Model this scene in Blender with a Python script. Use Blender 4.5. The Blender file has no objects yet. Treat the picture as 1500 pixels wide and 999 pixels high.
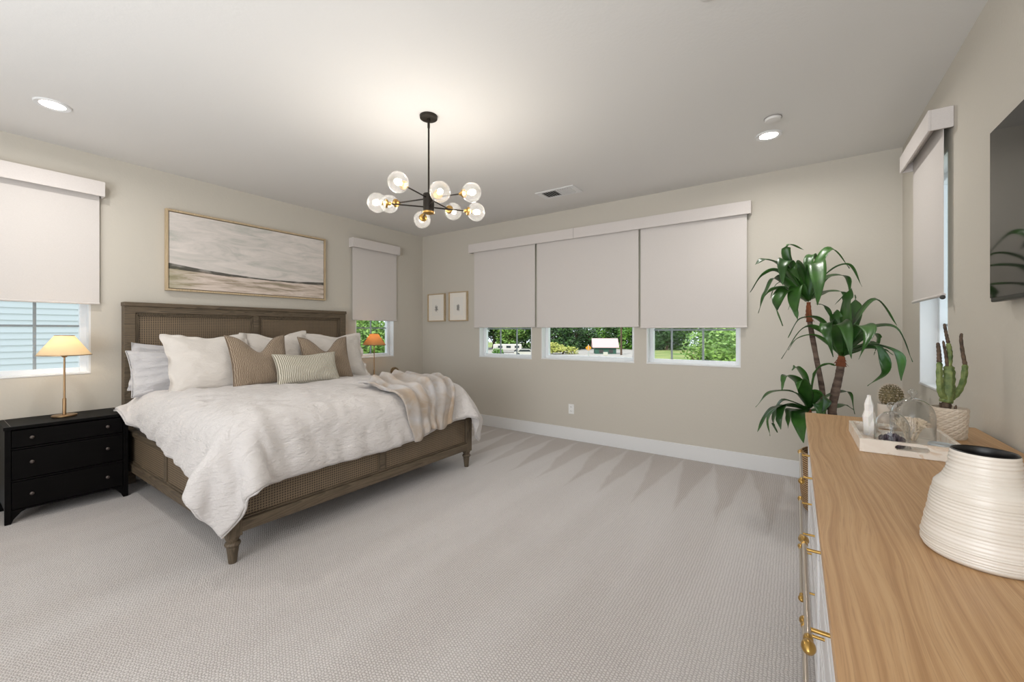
import bpy, bmesh, math, random
import numpy as np
from mathutils import Vector, Matrix, noise
from mathutils.bvhtree import BVHTree

SC = bpy.context.scene
COL = SC.collection
PI = math.pi
R = math.radians
random.seed(11)

# ------------------------------------------------------------------ camera
cam_data = bpy.data.cameras.new('camera')
cam = bpy.data.objects.new('camera', cam_data)
COL.objects.link(cam)
cam.location = (0, 0, 1.291)
cam.rotation_euler = (R(90), 0, R(34.68))
cam_data.sensor_width = 36
cam_data.lens = 600 / 1500 * 36
cam_data.shift_y = -14.3 / 1500
cam_data.clip_start = .03
cam_data.clip_end = 600
SC.camera = cam

# ------------------------------------------------------------------ world, sun, fill lamps, exposure
SC.view_settings.view_transform = 'Standard'
SC.view_settings.look = 'None'
SC.view_settings.exposure = 0.06
SC.view_settings.gamma = 1
SC.view_settings.use_curve_mapping = False
world = bpy.data.worlds.new('sky')
SC.world = world
world.use_nodes = True
bg = world.node_tree.nodes['Background']
bg.inputs[0].default_value = (.84, .92, 1, 1)
bg.inputs[1].default_value = 1.5


def lamp(name, kind, loc, energy, color=(1, 1, 1), size=.1, rot=None, size_y=None, spread=None):
    d = bpy.data.lights.new(name, kind)
    d.energy = energy
    d.color = color
    if kind == 'AREA':
        d.size = size
        if size_y:
            d.shape = 'RECTANGLE'
            d.size_y = size_y
        else:
            d.shape = 'DISK'
        if spread:
            d.spread = R(spread)
    elif kind == 'SUN':
        d.angle = R(1)
    else:
        d.shadow_soft_size = size
    o = bpy.data.objects.new(name, d)
    COL.objects.link(o)
    o.location = loc
    if rot:
        o.rotation_euler = rot
    return o


# high sun from behind the camera, parallel to the side walls
lamp('sun', 'SUN', (10, -20, 30), 3.1, (1, .95, .88), rot=(R(48), 0, R(7)))
# added soft fill behind the camera, standing in for daylight from the unseen side
lamp('rear_fill', 'AREA', (-.7, -2.4, 1.5), 72, (.89, .94, 1), size=2.6, size_y=2.1, rot=(R(90), 0, 0))
# added upward fill behind the camera in place of bounced room light
lamp('rear_up_fill', 'AREA', (-1.5, -1.5, 1.2), 66, (.93, .965, 1), size=3.4, size_y=1.6, rot=(R(180 - 28), 0, 0))

# ------------------------------------------------------------------ room constants
XA, YB, XC, H, YR = -4.73, 4.41, .695, 2.743, -2.6


# ------------------------------------------------------------------ materials
def srgb(r, g, b):
    f = lambda c: (c / 255 / 12.92) if c / 255 <= .04045 else ((c / 255 + .055) / 1.055) ** 2.4
    return (f(r), f(g), f(b), 1)


def mat(name, col, rough=.6, metal=0, spec=.5, sheen=0, trans=0, emit=None, estr=0, sub=0, coat=0):
    m = bpy.data.materials.new(name)
    m.use_nodes = True
    b = m.node_tree.nodes['Principled BSDF']
    b.inputs['Base Color'].default_value = col
    b.inputs['Roughness'].default_value = rough
    b.inputs['Metallic'].default_value = metal
    b.inputs['Specular IOR Level'].default_value = spec
    b.inputs['Sheen Weight'].default_value = sheen
    b.inputs['Transmission Weight'].default_value = trans
    b.inputs['Coat Weight'].default_value = coat
    if sub:
        b.inputs['Subsurface Weight'].default_value = sub
        b.inputs['Subsurface Radius'].default_value = (.02, .015, .01)
    if emit:
        b.inputs['Emission Color'].default_value = emit
        b.inputs['Emission Strength'].default_value = estr
    return m


class NT:
    """small node helper"""
    def __init__(s, m):
        s.t = m.node_tree
        s.b = s.t.nodes['Principled BSDF']
        s.out = s.t.nodes['Material Output']

    def n(s, kind, **kw):
        nd = s.t.nodes.new(kind)
        for k, v in kw.items():
            if k.startswith('i_'):
                key = k[2:].replace('_', ' ')
                nd.inputs[key].default_value = v
            else:
                setattr(nd, k, v)
        return nd

    def l(s, a, b):
        s.t.links.new(a, b)

    def coord(s, scale=(1, 1, 1), rot=(0, 0, 0)):
        c = s.n('ShaderNodeTexCoord')
        m = s.n('ShaderNodeMapping')
        m.inputs['Scale'].default_value = scale
        m.inputs['Rotation'].default_value = rot
        s.l(c.outputs['Object'], m.inputs[0])
        return m.outputs[0]

    def noise(s, vec, scale, detail=3, rough=.5, dist=0):
        nd = s.n('ShaderNodeTexNoise')
        nd.inputs['Scale'].default_value = scale
        nd.inputs['Detail'].default_value = detail
        nd.inputs['Roughness'].default_value = rough
        nd.inputs['Distortion'].default_value = dist
        if vec is not None:
            s.l(vec, nd.inputs['Vector'])
        return nd.outputs['Fac']

    def ramp(s, fac, stops):
        nd = s.n('ShaderNodeValToRGB')
        e = nd.color_ramp.elements
        while len(e) < len(stops):
            e.new(.5)
        for el, (p, c) in zip(e, stops):
            el.position = p
            el.color = c
        s.l(fac, nd.inputs[0])
        return nd.outputs[0]

    def math(s, op, a, b=None, c=None):
        nd = s.n('ShaderNodeMath', operation=op)
        for i, v in enumerate((a, b, c)):
            if v is None:
                continue
            if isinstance(v, (int, float)):
                nd.inputs[i].default_value = v
            else:
                s.l(v, nd.inputs[i])
        return nd.outputs[0]

    def mix(s, fac, a, b):
        nd = s.n('ShaderNodeMix', data_type='RGBA')
        for sock, v in ((nd.inputs[0], fac), (nd.inputs[6], a), (nd.inputs[7], b)):
            if isinstance(v, (int, float, tuple)):
                sock.default_value = v
            else:
                s.l(v, sock)
        return nd.outputs[2]

    def bump(s, h, strength=.3, dist=.01):
        nd = s.n('ShaderNodeBump')
        nd.inputs['Strength'].default_value = strength
        nd.inputs['Distance'].default_value = dist
        s.l(h, nd.inputs['Height'])
        s.l(nd.outputs[0], s.b.inputs['Normal'])
        return nd

    def base(s, c):
        s.l(c, s.b.inputs['Base Color'])

    def sep(s, vec):
        nd = s.n('ShaderNodeSeparateXYZ')
        s.l(vec, nd.inputs[0])
        return nd.outputs


def bumpy(m, scale, strength, dist, detail=3, stretch=(1, 1, 1)):
    t = NT(m)
    t.bump(t.noise(t.coord(stretch), scale, detail), strength, dist)
    return m


def two_tone(m, c1, c2, scale, stretch=(1, 1, 1), detail=4, lo=.35, hi=.65, bump=0, bd=.002):
    t = NT(m)
    f = t.noise(t.coord(stretch), scale, detail)
    t.base(t.ramp(f, [(lo, c1), (hi, c2)]))
    if bump:
        t.bump(f, bump, bd)
    return m


M = {}
M['wall'] = bumpy(mat('wall paint', srgb(201, 195, 184), .85, spec=.2), 55, .25, .004)
M['ceiling'] = bumpy(mat('ceiling paint', srgb(224, 222, 219), .9, spec=.15), 60, .2, .003)
M['trim'] = mat('white trim', srgb(226, 226, 226), .45)
M['vinyl'] = mat('white vinyl', srgb(232, 235, 238), .4)
M['shade'] = two_tone(mat('shade fabric', srgb(212, 206, 202), .85, spec=.2), srgb(209, 203, 198), srgb(216, 210, 206), 4, (30, 30, 300), bump=.15, bd=.001)
M['valance'] = two_tone(mat('valance fabric', srgb(214, 208, 204), .8, spec=.2), srgb(210, 203, 199), srgb(218, 212, 208), 6, (20, 20, 200))
M['plastic'] = mat('white plastic', srgb(236, 236, 234), .35)
M['dark_slot'] = mat('dark slot', srgb(60, 60, 58), .7)
M['grey_seam'] = mat('grey seam', srgb(150, 144, 140), .8)


def carpet():
    m = mat('loop carpet', srgb(210, 206, 205), .95, spec=.08, sheen=.2)
    t = NT(m)
    v0 = t.coord()
    va = t.n('ShaderNodeVectorMath', operation='ADD')
    va.inputs[1].default_value = (-2.0175, .905, 0)   # floor origin to room coordinates
    t.l(v0, va.inputs[0])
    v = va.outputs[0]
    o = t.sep(v)
    # woven rows of small loops running towards the back wall, half-drop offset
    u = t.math('MULTIPLY', t.math('ADD', o[0], t.math('MULTIPLY', t.noise(v, 34, 3), .013)), 1 / .0135)
    fu = t.math('FRACT', u)
    par = t.math('MULTIPLY', t.math('FRACT', t.math('MULTIPLY', t.math('FLOOR', u), .5)), 1.0)
    fv = t.math('FRACT', t.math('ADD', t.math('MULTIPLY', t.math('ADD', o[1], t.math('MULTIPLY', t.noise(v, 45, 2), .016)), 1 / .012), par))
    bell = lambda f: t.math('SUBTRACT', 1, t.math('POWER', t.math('ABSOLUTE', t.math('SUBTRACT', t.math('MULTIPLY', f, 2), 1)), 2))
    h = t.math('MULTIPLY', bell(fu), bell(fv))
    loops = t.ramp(h, [(.0, srgb(158, 148, 142)), (.4, srgb(200, 192, 187)), (1, srgb(216, 209, 205))])
    fine = t.noise(v, 330, 3, .7)
    c = t.mix(t.math('MULTIPLY', fine, .38), loops, srgb(146, 138, 134))
    # vacuum tracks, pile sheen painted in: pale wedges pointing at the back wall, faint lanes further out
    n2 = t.math('MULTIPLY', t.math('SUBTRACT', t.noise(v, 2.2, 2), .5), .10)
    xs = t.math('ADD', t.math('MULTIPLY', t.math('ADD', o[0], n2), 1 / .29), t.math('MULTIPLY', o[1], .16))
    saw = t.math('MULTIPLY', t.math('ABSOLUTE', t.math('SUBTRACT', t.math('FRACT', xs), .5)), 2)
    k = t.math('MULTIPLY', t.math('SUBTRACT', 4.36, t.math('ADD', o[1], n2)), .80)
    wedge = t.ramp(t.math('ADD', t.math('SUBTRACT', k, saw), .5), [(.40, (0, 0, 0, 1)), (.60, (1, 1, 1, 1))])
    fade = t.ramp(t.math('MULTIPLY', t.math('SUBTRACT', o[1], 1.6), .7), [(0, (.45, .45, .45, 1)), (.9, (1, 1, 1, 1))])
    lanes = t.ramp(t.noise(t.coord((3.2, .5, 1), (0, 0, .2)), 1.1, 2, .5), [(.38, (0, 0, 0, 1)), (.62, (1, 1, 1, 1))])
    lit = t.math('MULTIPLY', t.math('MULTIPLY', wedge, fade), .28)
    lit = t.math('ADD', lit, t.math('MULTIPLY', lanes, .10))
    c = t.mix(lit, c, srgb(238, 236, 236))
    t.base(c)
    t.bump(t.math('ADD', h, t.math('MULTIPLY', fine, .5)), .55, .005)
    return m


M['carpet'] = carpet()


def wood(name, c1, c2, c3, axis='y', scale=1.0, rough=.5, bump=.12):
    m = mat(name, c1, rough)
    t = NT(m)
    st = {'x': (.55, 9, 9), 'y': (9, .55, 9), 'z': (9, 9, .55)}[axis]
    st = tuple(a * scale for a in st)
    v = t.coord(st)
    warp = t.noise(v, .7, 1.5, .45, .25)
    w = t.math('FRACT', t.math('MULTIPLY', warp, 22))
    ringc = t.ramp(w, [(0, c1), (.55, c2), (.9, c3), (1, c1)])
    fine = t.noise(t.coord(tuple(a * 6 for a in st)), 3.0, 4, .7)
    c = t.mix(t.ramp(fine, [(.40, (0, 0, 0, 1)), (.68, (.8, .8, .8, 1))]), ringc, c3)
    t.base(c)
    t.bump(fine, bump, .001)
    return m


def oak(name, along='y'):
    m = mat(name, srgb(190, 152, 108), .45)
    t = NT(m)
    o = t.sep(t.coord())
    a, c = (o[1], o[0]) if along == 'y' else (o[0], o[1])
    cw = t.n('ShaderNodeCombineXYZ')
    t.l(t.math('MULTIPLY', c, 4.0), cw.inputs[0])
    t.l(t.math('MULTIPLY', a, .75), cw.inputs[1])
    warp = t.noise(cw.outputs[0], 1.6, 2, .4)
    u = t.math('ADD', c, t.math('MULTIPLY', warp, .13))
    c2 = t.n('ShaderNodeCombineXYZ')
    t.l(t.math('MULTIPLY', u, 95), c2.inputs[0])
    t.l(t.math('MULTIPLY', a, .8), c2.inputs[1])
    rings = t.noise(c2.outputs[0], 1.0, 2.5, .6)
    c3 = t.n('ShaderNodeCombineXYZ')
    t.l(t.math('MULTIPLY', u, 420), c3.inputs[0])
    t.l(t.math('MULTIPLY', a, 7), c3.inputs[1])
    pores = t.noise(c3.outputs[0], 1.0, 3, .7)
    base = t.ramp(rings, [(.30, srgb(168, 128, 86)), (.46, srgb(182, 143, 100)), (.60, srgb(192, 154, 111)), (.8, srgb(198, 162, 120))])
    t.base(t.mix(t.ramp(pores, [(.50, (0, 0, 0, 1)), (.72, (.6, .6, .6, 1))]), base, srgb(150, 112, 74)))
    t.bump(pores, .1, .001)
    return m


M['oak'] = oak('light oak grain')
M['oak_end'] = oak('light oak breadboard grain', 'x')
BW = (srgb(112, 97, 78), srgb(100, 86, 68), srgb(76, 65, 51))
M['bed_y'] = wood('weathered brown wood along', *BW, 'y', 1.6, .6)
M['bed_x'] = wood('weathered brown wood across', *BW, 'x', 1.6, .6)
M['bed_z'] = wood('weathered brown wood upright', *BW, 'z', 1.6, .6)
M['black_wood'] = two_tone(mat('black painted wood', srgb(12, 11, 11), .55, spec=.10), srgb(7, 6, 6), srgb(11, 9, 9), 5, (1, 1, 8))
M['frame_oak'] = wood('pale oak frame', srgb(202, 182, 150), srgb(194, 172, 140), srgb(178, 156, 124), 'z', 2, .5)


def cane(name, hue=1.0):
    """woven cane: rows of dark holes between light strands; pattern in the panel's plane (first two non-thin axes)"""
    m = mat(name, srgb(128, 108, 84), .6)
    t = NT(m)
    g = t.n('ShaderNodeUVMap')
    ox = t.sep(g.outputs[0])
    k = 1 / .0155
    u = t.math('MULTIPLY', ox[0], k)
    v = t.math('MULTIPLY', ox[1], k)
    fu = t.math('ABSOLUTE', t.math('SUBTRACT', t.math('FRACT', u), .5))
    fv = t.math('ABSOLUTE', t.math('SUBTRACT', t.math('FRACT', v), .5))
    dd = t.math('SQRT', t.math('ADD', t.math('POWER', fu, 2), t.math('POWER', fv, 2)))
    hole = t.math('LESS_THAN', dd, .27)
    # second, finer diagonal strand tone
    diag = t.math('ABSOLUTE', t.math('SUBTRACT', t.math('FRACT', t.math('ADD', u, v)), .5))
    strand = t.ramp(diag, [(0, srgb(118, 99, 77)), (.5, srgb(146, 125, 99))])
    tone = t.mix(t.noise(t.coord(), 6, 3), strand, srgb(112, 98, 80))
    t.base(t.mix(hole, tone, srgb(34, 26, 19)))
    t.bump(dd, .5, .003)
    return m


M['cane'] = cane('woven cane')


def linen(name, col, col2, wr=.85, fine=.25):
    m = mat(name, col, .9, spec=.15, sheen=.3)
    t = NT(m)
    v = t.coord()
    a = t.noise(t.coord((2.6, .8, 1.4), (0, 0, R(38))), 5, 3.5, .55, .8)
    b = t.noise(t.coord((1, 1, 3)), 26, 4, .6, .5)
    w = t.noise(v, 700, 1)
    t.base(t.mix(t.noise(v, 3, 3), col, col2))
    h = t.math('ADD', t.math('MULTIPLY', a, 1.0), t.math('ADD', t.math('MULTIPLY', b, .35), t.math('MULTIPLY', w, fine * .1)))
    t.bump(h, wr, .03)
    return m


M['linen'] = linen('washed white linen', srgb(214, 209, 206), srgb(206, 200, 197))
M['linen_grey'] = linen('pale grey linen', srgb(204, 201, 201), srgb(196, 194, 196))
M['sham'] = linen('cream linen sham', srgb(218, 212, 205), srgb(211, 204, 197), .45)


def striped(name, c1, c2, k, duty=.5, wav=.6):
    m = mat(name, c1, .9, spec=.15, sheen=.2)
    t = NT(m)
    uv = t.n('ShaderNodeUVMap')
    ox = t.sep(uv.outputs[0])
    n = t.noise(uv.outputs[0], 30, 2)
    u = t.math('ADD', t.math('MULTIPLY', ox[0], k), t.math('MULTIPLY', n, wav))
    f = t.math('ABSOLUTE', t.math('SUBTRACT', t.math('FRACT', u), .5))
    t.base(t.ramp(f, [(max(0, duty * .5 - .1), c2), (min(1, duty * .5 + .1), c1)]))
    t.bump(t.math('ADD', f, t.noise(t.coord(), 9, 4)), .3, .004)
    return m


M['brown_stripe'] = striped('tan pinstriped linen', srgb(122, 105, 88), srgb(172, 156, 136), 80, .30, 1.4)
M['lumbar'] = striped('cream and olive striped cotton', srgb(208, 202, 188), srgb(126, 120, 102), 60, .42, .5)


def fur():
    m = mat('faux fur', srgb(205, 190, 172), .95, spec=.1, sheen=.5)
    t = NT(m)
    v = t.coord()
    a = t.noise(v, 4.5, 4, .6, .8)
    c = t.ramp(a, [(.36, srgb(202, 199, 199)), (.50, srgb(194, 184, 175)), (.64, srgb(178, 156, 132))])
    b = t.noise(v, 160, 4, .7)
    t.base(t.mix(t.math('MULTIPLY', b, .3), c, srgb(150, 140, 134)))
    t.bump(t.math('ADD', b, t.math('MULTIPLY', a, .4)), .8, .01)
    return m


M['fur'] = fur()
M['brass'] = mat('aged brass', srgb(184, 148, 84), .32, 1)
M['lamp_brass'] = mat('satin brass', srgb(168, 138, 104), .38, 1)
M['steel'] = mat('brushed nickel bar', srgb(188, 176, 162), .28, 1)
M['black_metal'] = mat('dark bronze metal', srgb(44, 38, 32), .45, .6)
M['knob_metal'] = mat('pewter knob', srgb(92, 84, 80), .45, .7)
M['screen'] = mat('black glass screen', srgb(6, 6, 6), .05, spec=.35)
M['tv_bezel'] = mat('black bezel', srgb(20, 20, 21), .35)
M['dresser_white'] = mat('white lacquer', srgb(214, 212, 212), .4)
M['ceramic'] = two_tone(mat('white glazed ceramic', srgb(214, 206, 196), .3, coat=.3), srgb(216, 208, 198), srgb(204, 195, 183), 3, (1, 1, 10))
M['black_glaze'] = mat('black inner glaze', srgb(14, 13, 13), .35)
M['pot'] = mat('cream matt ceramic', srgb(208, 194, 176), .7)
M['soil'] = bumpy(mat('dark soil', srgb(44, 34, 28), .95), 120, .8, .01)
M['basket'] = None
M['cream'] = mat('bleached coral', srgb(226, 208, 184), .8)
M['selenite'] = bumpy(mat('white selenite', srgb(236, 232, 227), .35, sub=.3), 60, .5, .004, stretch=(1, 1, .2))
M['amethyst'] = mat('purple amethyst', srgb(52, 36, 54), .2, coat=.6)


def marble():
    m = mat('cream marble', srgb(226, 216, 203), .3)
    t = NT(m)
    a = t.noise(t.coord(), 9, 5, .6, 1.2)
    t.base(t.ramp(a, [(.38, srgb(226, 216, 204)), (.5, srgb(231, 223, 212)), (.56, srgb(212, 192, 170)), (.6, srgb(230, 221, 210)), (.72, srgb(206, 188, 168))]))
    return m


M['marble'] = marble()


def glass(name, tint=(1, 1, 1, 1), refl=1.35, rough=.0, base=.04):
    m = bpy.data.materials.new(name)
    m.use_nodes = True
    nt = m.node_tree
    nt.nodes.remove(nt.nodes['Principled BSDF'])
    tr = nt.nodes.new('ShaderNodeBsdfTransparent')
    tr.inputs[0].default_value = tint
    gl = nt.nodes.new('ShaderNodeBsdfGlossy')
    gl.inputs['Roughness'].default_value = rough
    lw = nt.nodes.new('ShaderNodeLayerWeight')
    lw.inputs[0].default_value = .35
    ma = nt.nodes.new('ShaderNodeMath')
    ma.operation = 'MULTIPLY_ADD'
    ma.inputs[1].default_value = .55 * refl
    ma.inputs[2].default_value = base
    ma.use_clamp = True
    nt.links.new(lw.outputs['Facing'], ma.inputs[0])
    pw = nt.nodes.new('ShaderNodeMath')
    pw.operation = 'POWER'
    pw.inputs[1].default_value = 1.6
    nt.links.new(ma.outputs[0], pw.inputs[0])
    mx = nt.nodes.new('ShaderNodeMixShader')
    nt.links.new(pw.outputs[0], mx.inputs[0])
    nt.links.new(tr.outputs[0], mx.inputs[1])
    nt.links.new(gl.outputs[0], mx.inputs[2])
    nt.links.new(mx.outputs[0], nt.nodes['Material Output'].inputs[0])
    return m


M['pane'] = glass('window glass', (.97, .99, .98, 1), .5, 0, .02)
M['globe'] = glass('clear globe glass', (.96, .96, .95, 1), 1.5, .02, .06)
M['cloche'] = glass('clear cloche glass', (.97, .98, .98, 1), 2.1, .01, .10)
def halo_haze(m, amt, col):
    nt = m.node_tree
    out = nt.nodes['Material Output']
    src = out.inputs[0].links[0].from_socket
    d = nt.nodes.new('ShaderNodeBsdfTranslucent')
    d.inputs[0].default_value = col
    mx = nt.nodes.new('ShaderNodeMixShader')
    mx.inputs[0].default_value = amt
    nt.links.new(src, mx.inputs[1])
    nt.links.new(d.outputs[0], mx.inputs[2])
    nt.links.new(mx.outputs[0], out.inputs[0])


halo_haze(M['globe'], .03, (1, 1, 1, 1))  # translucent share added so the clear globes take on a halo
M['bulb'] = mat('warm bulb', (1, 1, 1, 1), .4, emit=(1, .88, .68, 1), estr=14)
M['led'] = mat('led disc', (1, 1, 1, 1), .4, emit=(1, .96, .9, 1), estr=14)


def lampshade(name, col, est):
    m = bpy.data.materials.new(name)
    m.use_nodes = True
    nt = m.node_tree
    nt.nodes.remove(nt.nodes['Principled BSDF'])
    a = nt.nodes.new('ShaderNodeBsdfDiffuse')
    a.inputs[0].default_value = col
    b = nt.nodes.new('ShaderNodeBsdfTranslucent')
    b.inputs[0].default_value = col
    mx = nt.nodes.new('ShaderNodeMixShader')
    mx.inputs[0].default_value = est
    nt.links.new(a.outputs[0], mx.inputs[1])
    nt.links.new(b.outputs[0], mx.inputs[2])
    nt.links.new(mx.outputs[0], nt.nodes['Material Output'].inputs[0])
    return m


M['shade_cream'] = lampshade('cream linen lamp shade', srgb(240, 226, 200), .6)
M['shade_tan'] = lampshade('tan linen lamp shade', srgb(216, 178, 130), .5)


def leafmat(name, c1, c2, rough=.3, scale=6):
    m = mat(name, c1, rough, spec=.6)
    t = NT(m)
    f = t.noise(t.coord(), scale, 3)
    t.base(t.ramp(f, [(.35, c1), (.65, c2)]))
    return m


M['leaf'] = leafmat('dracaena leaf', srgb(28, 64, 20), srgb(60, 106, 38), .36)
M['trunk'] = two_tone(mat('grey brown cane stem', srgb(96, 78, 66), .85), srgb(74, 58, 50), srgb(124, 104, 90), 10, (1, 1, 3), bump=.6, bd=.01)
M['husk'] = two_tone(mat('rust brown husk', srgb(128, 72, 44), .9), srgb(100, 54, 34), srgb(156, 92, 58), 14, (1, 1, .5), bump=.6, bd=.01)
M['cactus'] = two_tone(mat('green cactus skin', srgb(92, 112, 58), .6), srgb(74, 96, 46), srgb(128, 140, 82), 40, bump=.5, bd=.004)
M['cactus_tip'] = two_tone(mat('dry brown cactus skin', srgb(74, 58, 50), .8), srgb(52, 44, 38), srgb(104, 84, 66), 50, bump=.5, bd=.004)
M['ball_cactus'] = two_tone(mat('tan spined cactus', srgb(96, 84, 58), .8), srgb(84, 76, 50), srgb(116, 104, 74), 90, bump=.5, bd=.004, lo=.4, hi=.6)
M['artichoke'] = two_tone(mat('dried brown petals', srgb(122, 98, 64), .8), srgb(84, 66, 42), srgb(150, 124, 84), 30)
# outside
M['siding'] = mat('pale blue lap siding', srgb(218, 224, 226), .7)
M['grass'] = two_tone(mat('grass', srgb(120, 150, 60), .95), srgb(100, 128, 56), srgb(156, 158, 100), .25)
M['road'] = two_tone(mat('pale asphalt', srgb(168, 162, 158), .9), srgb(158, 152, 148), srgb(182, 174, 168), 1.5)
M['bark'] = mat('bark', srgb(84, 66, 52), .9)
M['fol_dark'] = leafmat('dark foliage', srgb(30, 62, 24), srgb(66, 104, 40), .5, .8)
M['fol_mid'] = leafmat('mid green foliage', srgb(62, 112, 34), srgb(118, 160, 60), .5, 1.2)
M['fol_light'] = leafmat('bright green foliage', srgb(84, 128, 44), srgb(146, 178, 86), .45, 1.5)
M['fol_yellow'] = leafmat('yellow green foliage', srgb(150, 160, 70), srgb(196, 194, 104), .5, 1.5)
M['pink_roof'] = mat('pale pink metal roof', srgb(206, 172, 172), .6)
M['dark_green'] = mat('dark green wall', srgb(46, 84, 70), .7)
M['van_white'] = mat('white body paint', srgb(196, 190, 186), .5)
M['van_glass'] = mat('dark window', srgb(46, 52, 58), .2)
M['sign_yellow'] = mat('yellow sign paint', srgb(214, 140, 30), .5)
M['muntin'] = mat('backlit muntin grey', srgb(150, 158, 162), .5)  # grey stands in for the dark look of backlit bars
M['galv'] = mat('galvanised metal', srgb(176, 180, 182), .5, .3)


def basket_mat():
    m = mat('woven basket', srgb(160, 122, 84), .8)
    t = NT(m)
    w = t.n('ShaderNodeTexWave', wave_type='BANDS', bands_direction='Z')
    w.inputs['Scale'].default_value = 22
    w.inputs['Distortion'].default_value = 1.5
    t.l(t.coord(), w.inputs['Vector'])
    t.base(t.ramp(w.outputs['Fac'], [(.1, srgb(116, 82, 52)), (.6, srgb(176, 140, 100)), (1, srgb(204, 172, 132))]))
    t.bump(w.outputs['Fac'], .6, .01)
    return m


M['basket'] = basket_mat()


def painting():
    m = mat('abstract landscape paint', (1, 1, 1, 1), .7)
    t = NT(m)
    uv = t.n('ShaderNodeUVMap').outputs[0]
    mp = t.n('ShaderNodeMapping')
    mp.inputs['Scale'].default_value = (2.4, 5.5, 1)
    t.l(uv, mp.inputs[0])
    v = mp.outputs[0]
    o = t.sep(uv)
    sky_n = t.noise(v, 1.5, 7, .68, 1.3)
    sky = t.ramp(sky_n, [(.3, srgb(186, 186, 178)), (.45, srgb(208, 202, 196)), (.6, srgb(222, 214, 208)), (.75, srgb(228, 222, 216))])
    mp2 = t.n('ShaderNodeMapping')
    mp2.inputs['Scale'].default_value = (1.8, 9, 1)
    mp2.inputs['Location'].default_value = (3.1, 5.2, 0)
    t.l(uv, mp2.inputs[0])
    g_n = t.noise(mp2.outputs[0], 1.7, 5, .65, .4)
    ground = t.ramp(g_n, [(.3, srgb(146, 136, 116)), (.42, srgb(166, 152, 134)), (.48, srgb(200, 184, 170)), (.58, srgb(222, 208, 198)), (.66, srgb(196, 178, 162)), (.75, srgb(150, 136, 118))])
    # left corner olive
    ol = t.ramp(t.math('ADD', o[0], t.math('MULTIPLY', g_n, .3)), [(.16, (1, 1, 1, 1)), (.34, (0, 0, 0, 1))])
    ground = t.mix(t.math('MULTIPLY', ol, .7), ground, srgb(150, 146, 112))
    # horizon height dips from left to middle
    hz = t.math('ADD', .245, t.math('MULTIPLY', t.math('POWER', t.math('SUBTRACT', .62, o[0]), 2), .16))
    wob = t.math('MULTIPLY', t.math('SUBTRACT', t.noise(uv, 7, 3), .5), .02)
    dlt = t.math('ADD', t.math('SUBTRACT', o[1], hz), wob)
    up = t.math('GREATER_THAN', dlt, 0)
    c = t.mix(up, ground, sky)
    th = t.math('ADD', .009, t.math('MULTIPLY', t.math('POWER', t.math('ABSOLUTE', t.math('SUBTRACT', o[0], .58)), 1.4), .055))
    ln = t.math('LESS_THAN', t.math('ABSOLUTE', dlt), th)
    ln = t.math('MULTIPLY', ln, t.ramp(t.noise(uv, 12, 3), [(.25, (.5, .5, .5, 1)), (.5, (.95, .95, .95, 1))]))
    t.base(t.mix(ln, c, srgb(74, 72, 64)))
    return m


M['painting'] = painting()


def sketch(seed):
    m = mat('ink sketch print', (1, 1, 1, 1), .6)
    t = NT(m)
    uv = t.n('ShaderNodeUVMap').outputs[0]
    o = t.sep(uv)
    n = t.n('ShaderNodeTexNoise')
    n.inputs['Scale'].default_value = 13
    n.inputs['Detail'].default_value = 4
    mp = t.n('ShaderNodeMapping')
    mp.inputs['Location'].default_value = (seed, seed * 2, 0)
    t.l(uv, mp.inputs[0])
    t.l(mp.outputs[0], n.inputs['Vector'])
    # tall soft shape around (.5,.42)
    dx = t.math('MULTIPLY', t.math('SUBTRACT', o[0], .5), 5.2)
    dy = t.math('MULTIPLY', t.math('SUBTRACT', o[1], .42), 4.6)
    r = t.math('SQRT', t.math('ADD', t.math('POWER', dx, 2), t.math('POWER', dy, 2)))
    k = t.math('SUBTRACT', t.math('MULTIPLY', n.outputs['Fac'], 2.1), r)
    f = t.ramp(k, [(.1, (0, 0, 0, 1)), (.45, (.8, .8, .8, 1))])
    t.base(t.mix(f, srgb(234, 230, 222), srgb(104, 102, 100)))
    return m


M['sketch1'] = sketch(1.3)
M['sketch2'] = sketch(4.1)
M['mat_board'] = mat('white mat board', srgb(238, 232, 222), .8)
M['art_black'] = mat('shadow gap', srgb(40, 34, 28), .8)


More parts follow.
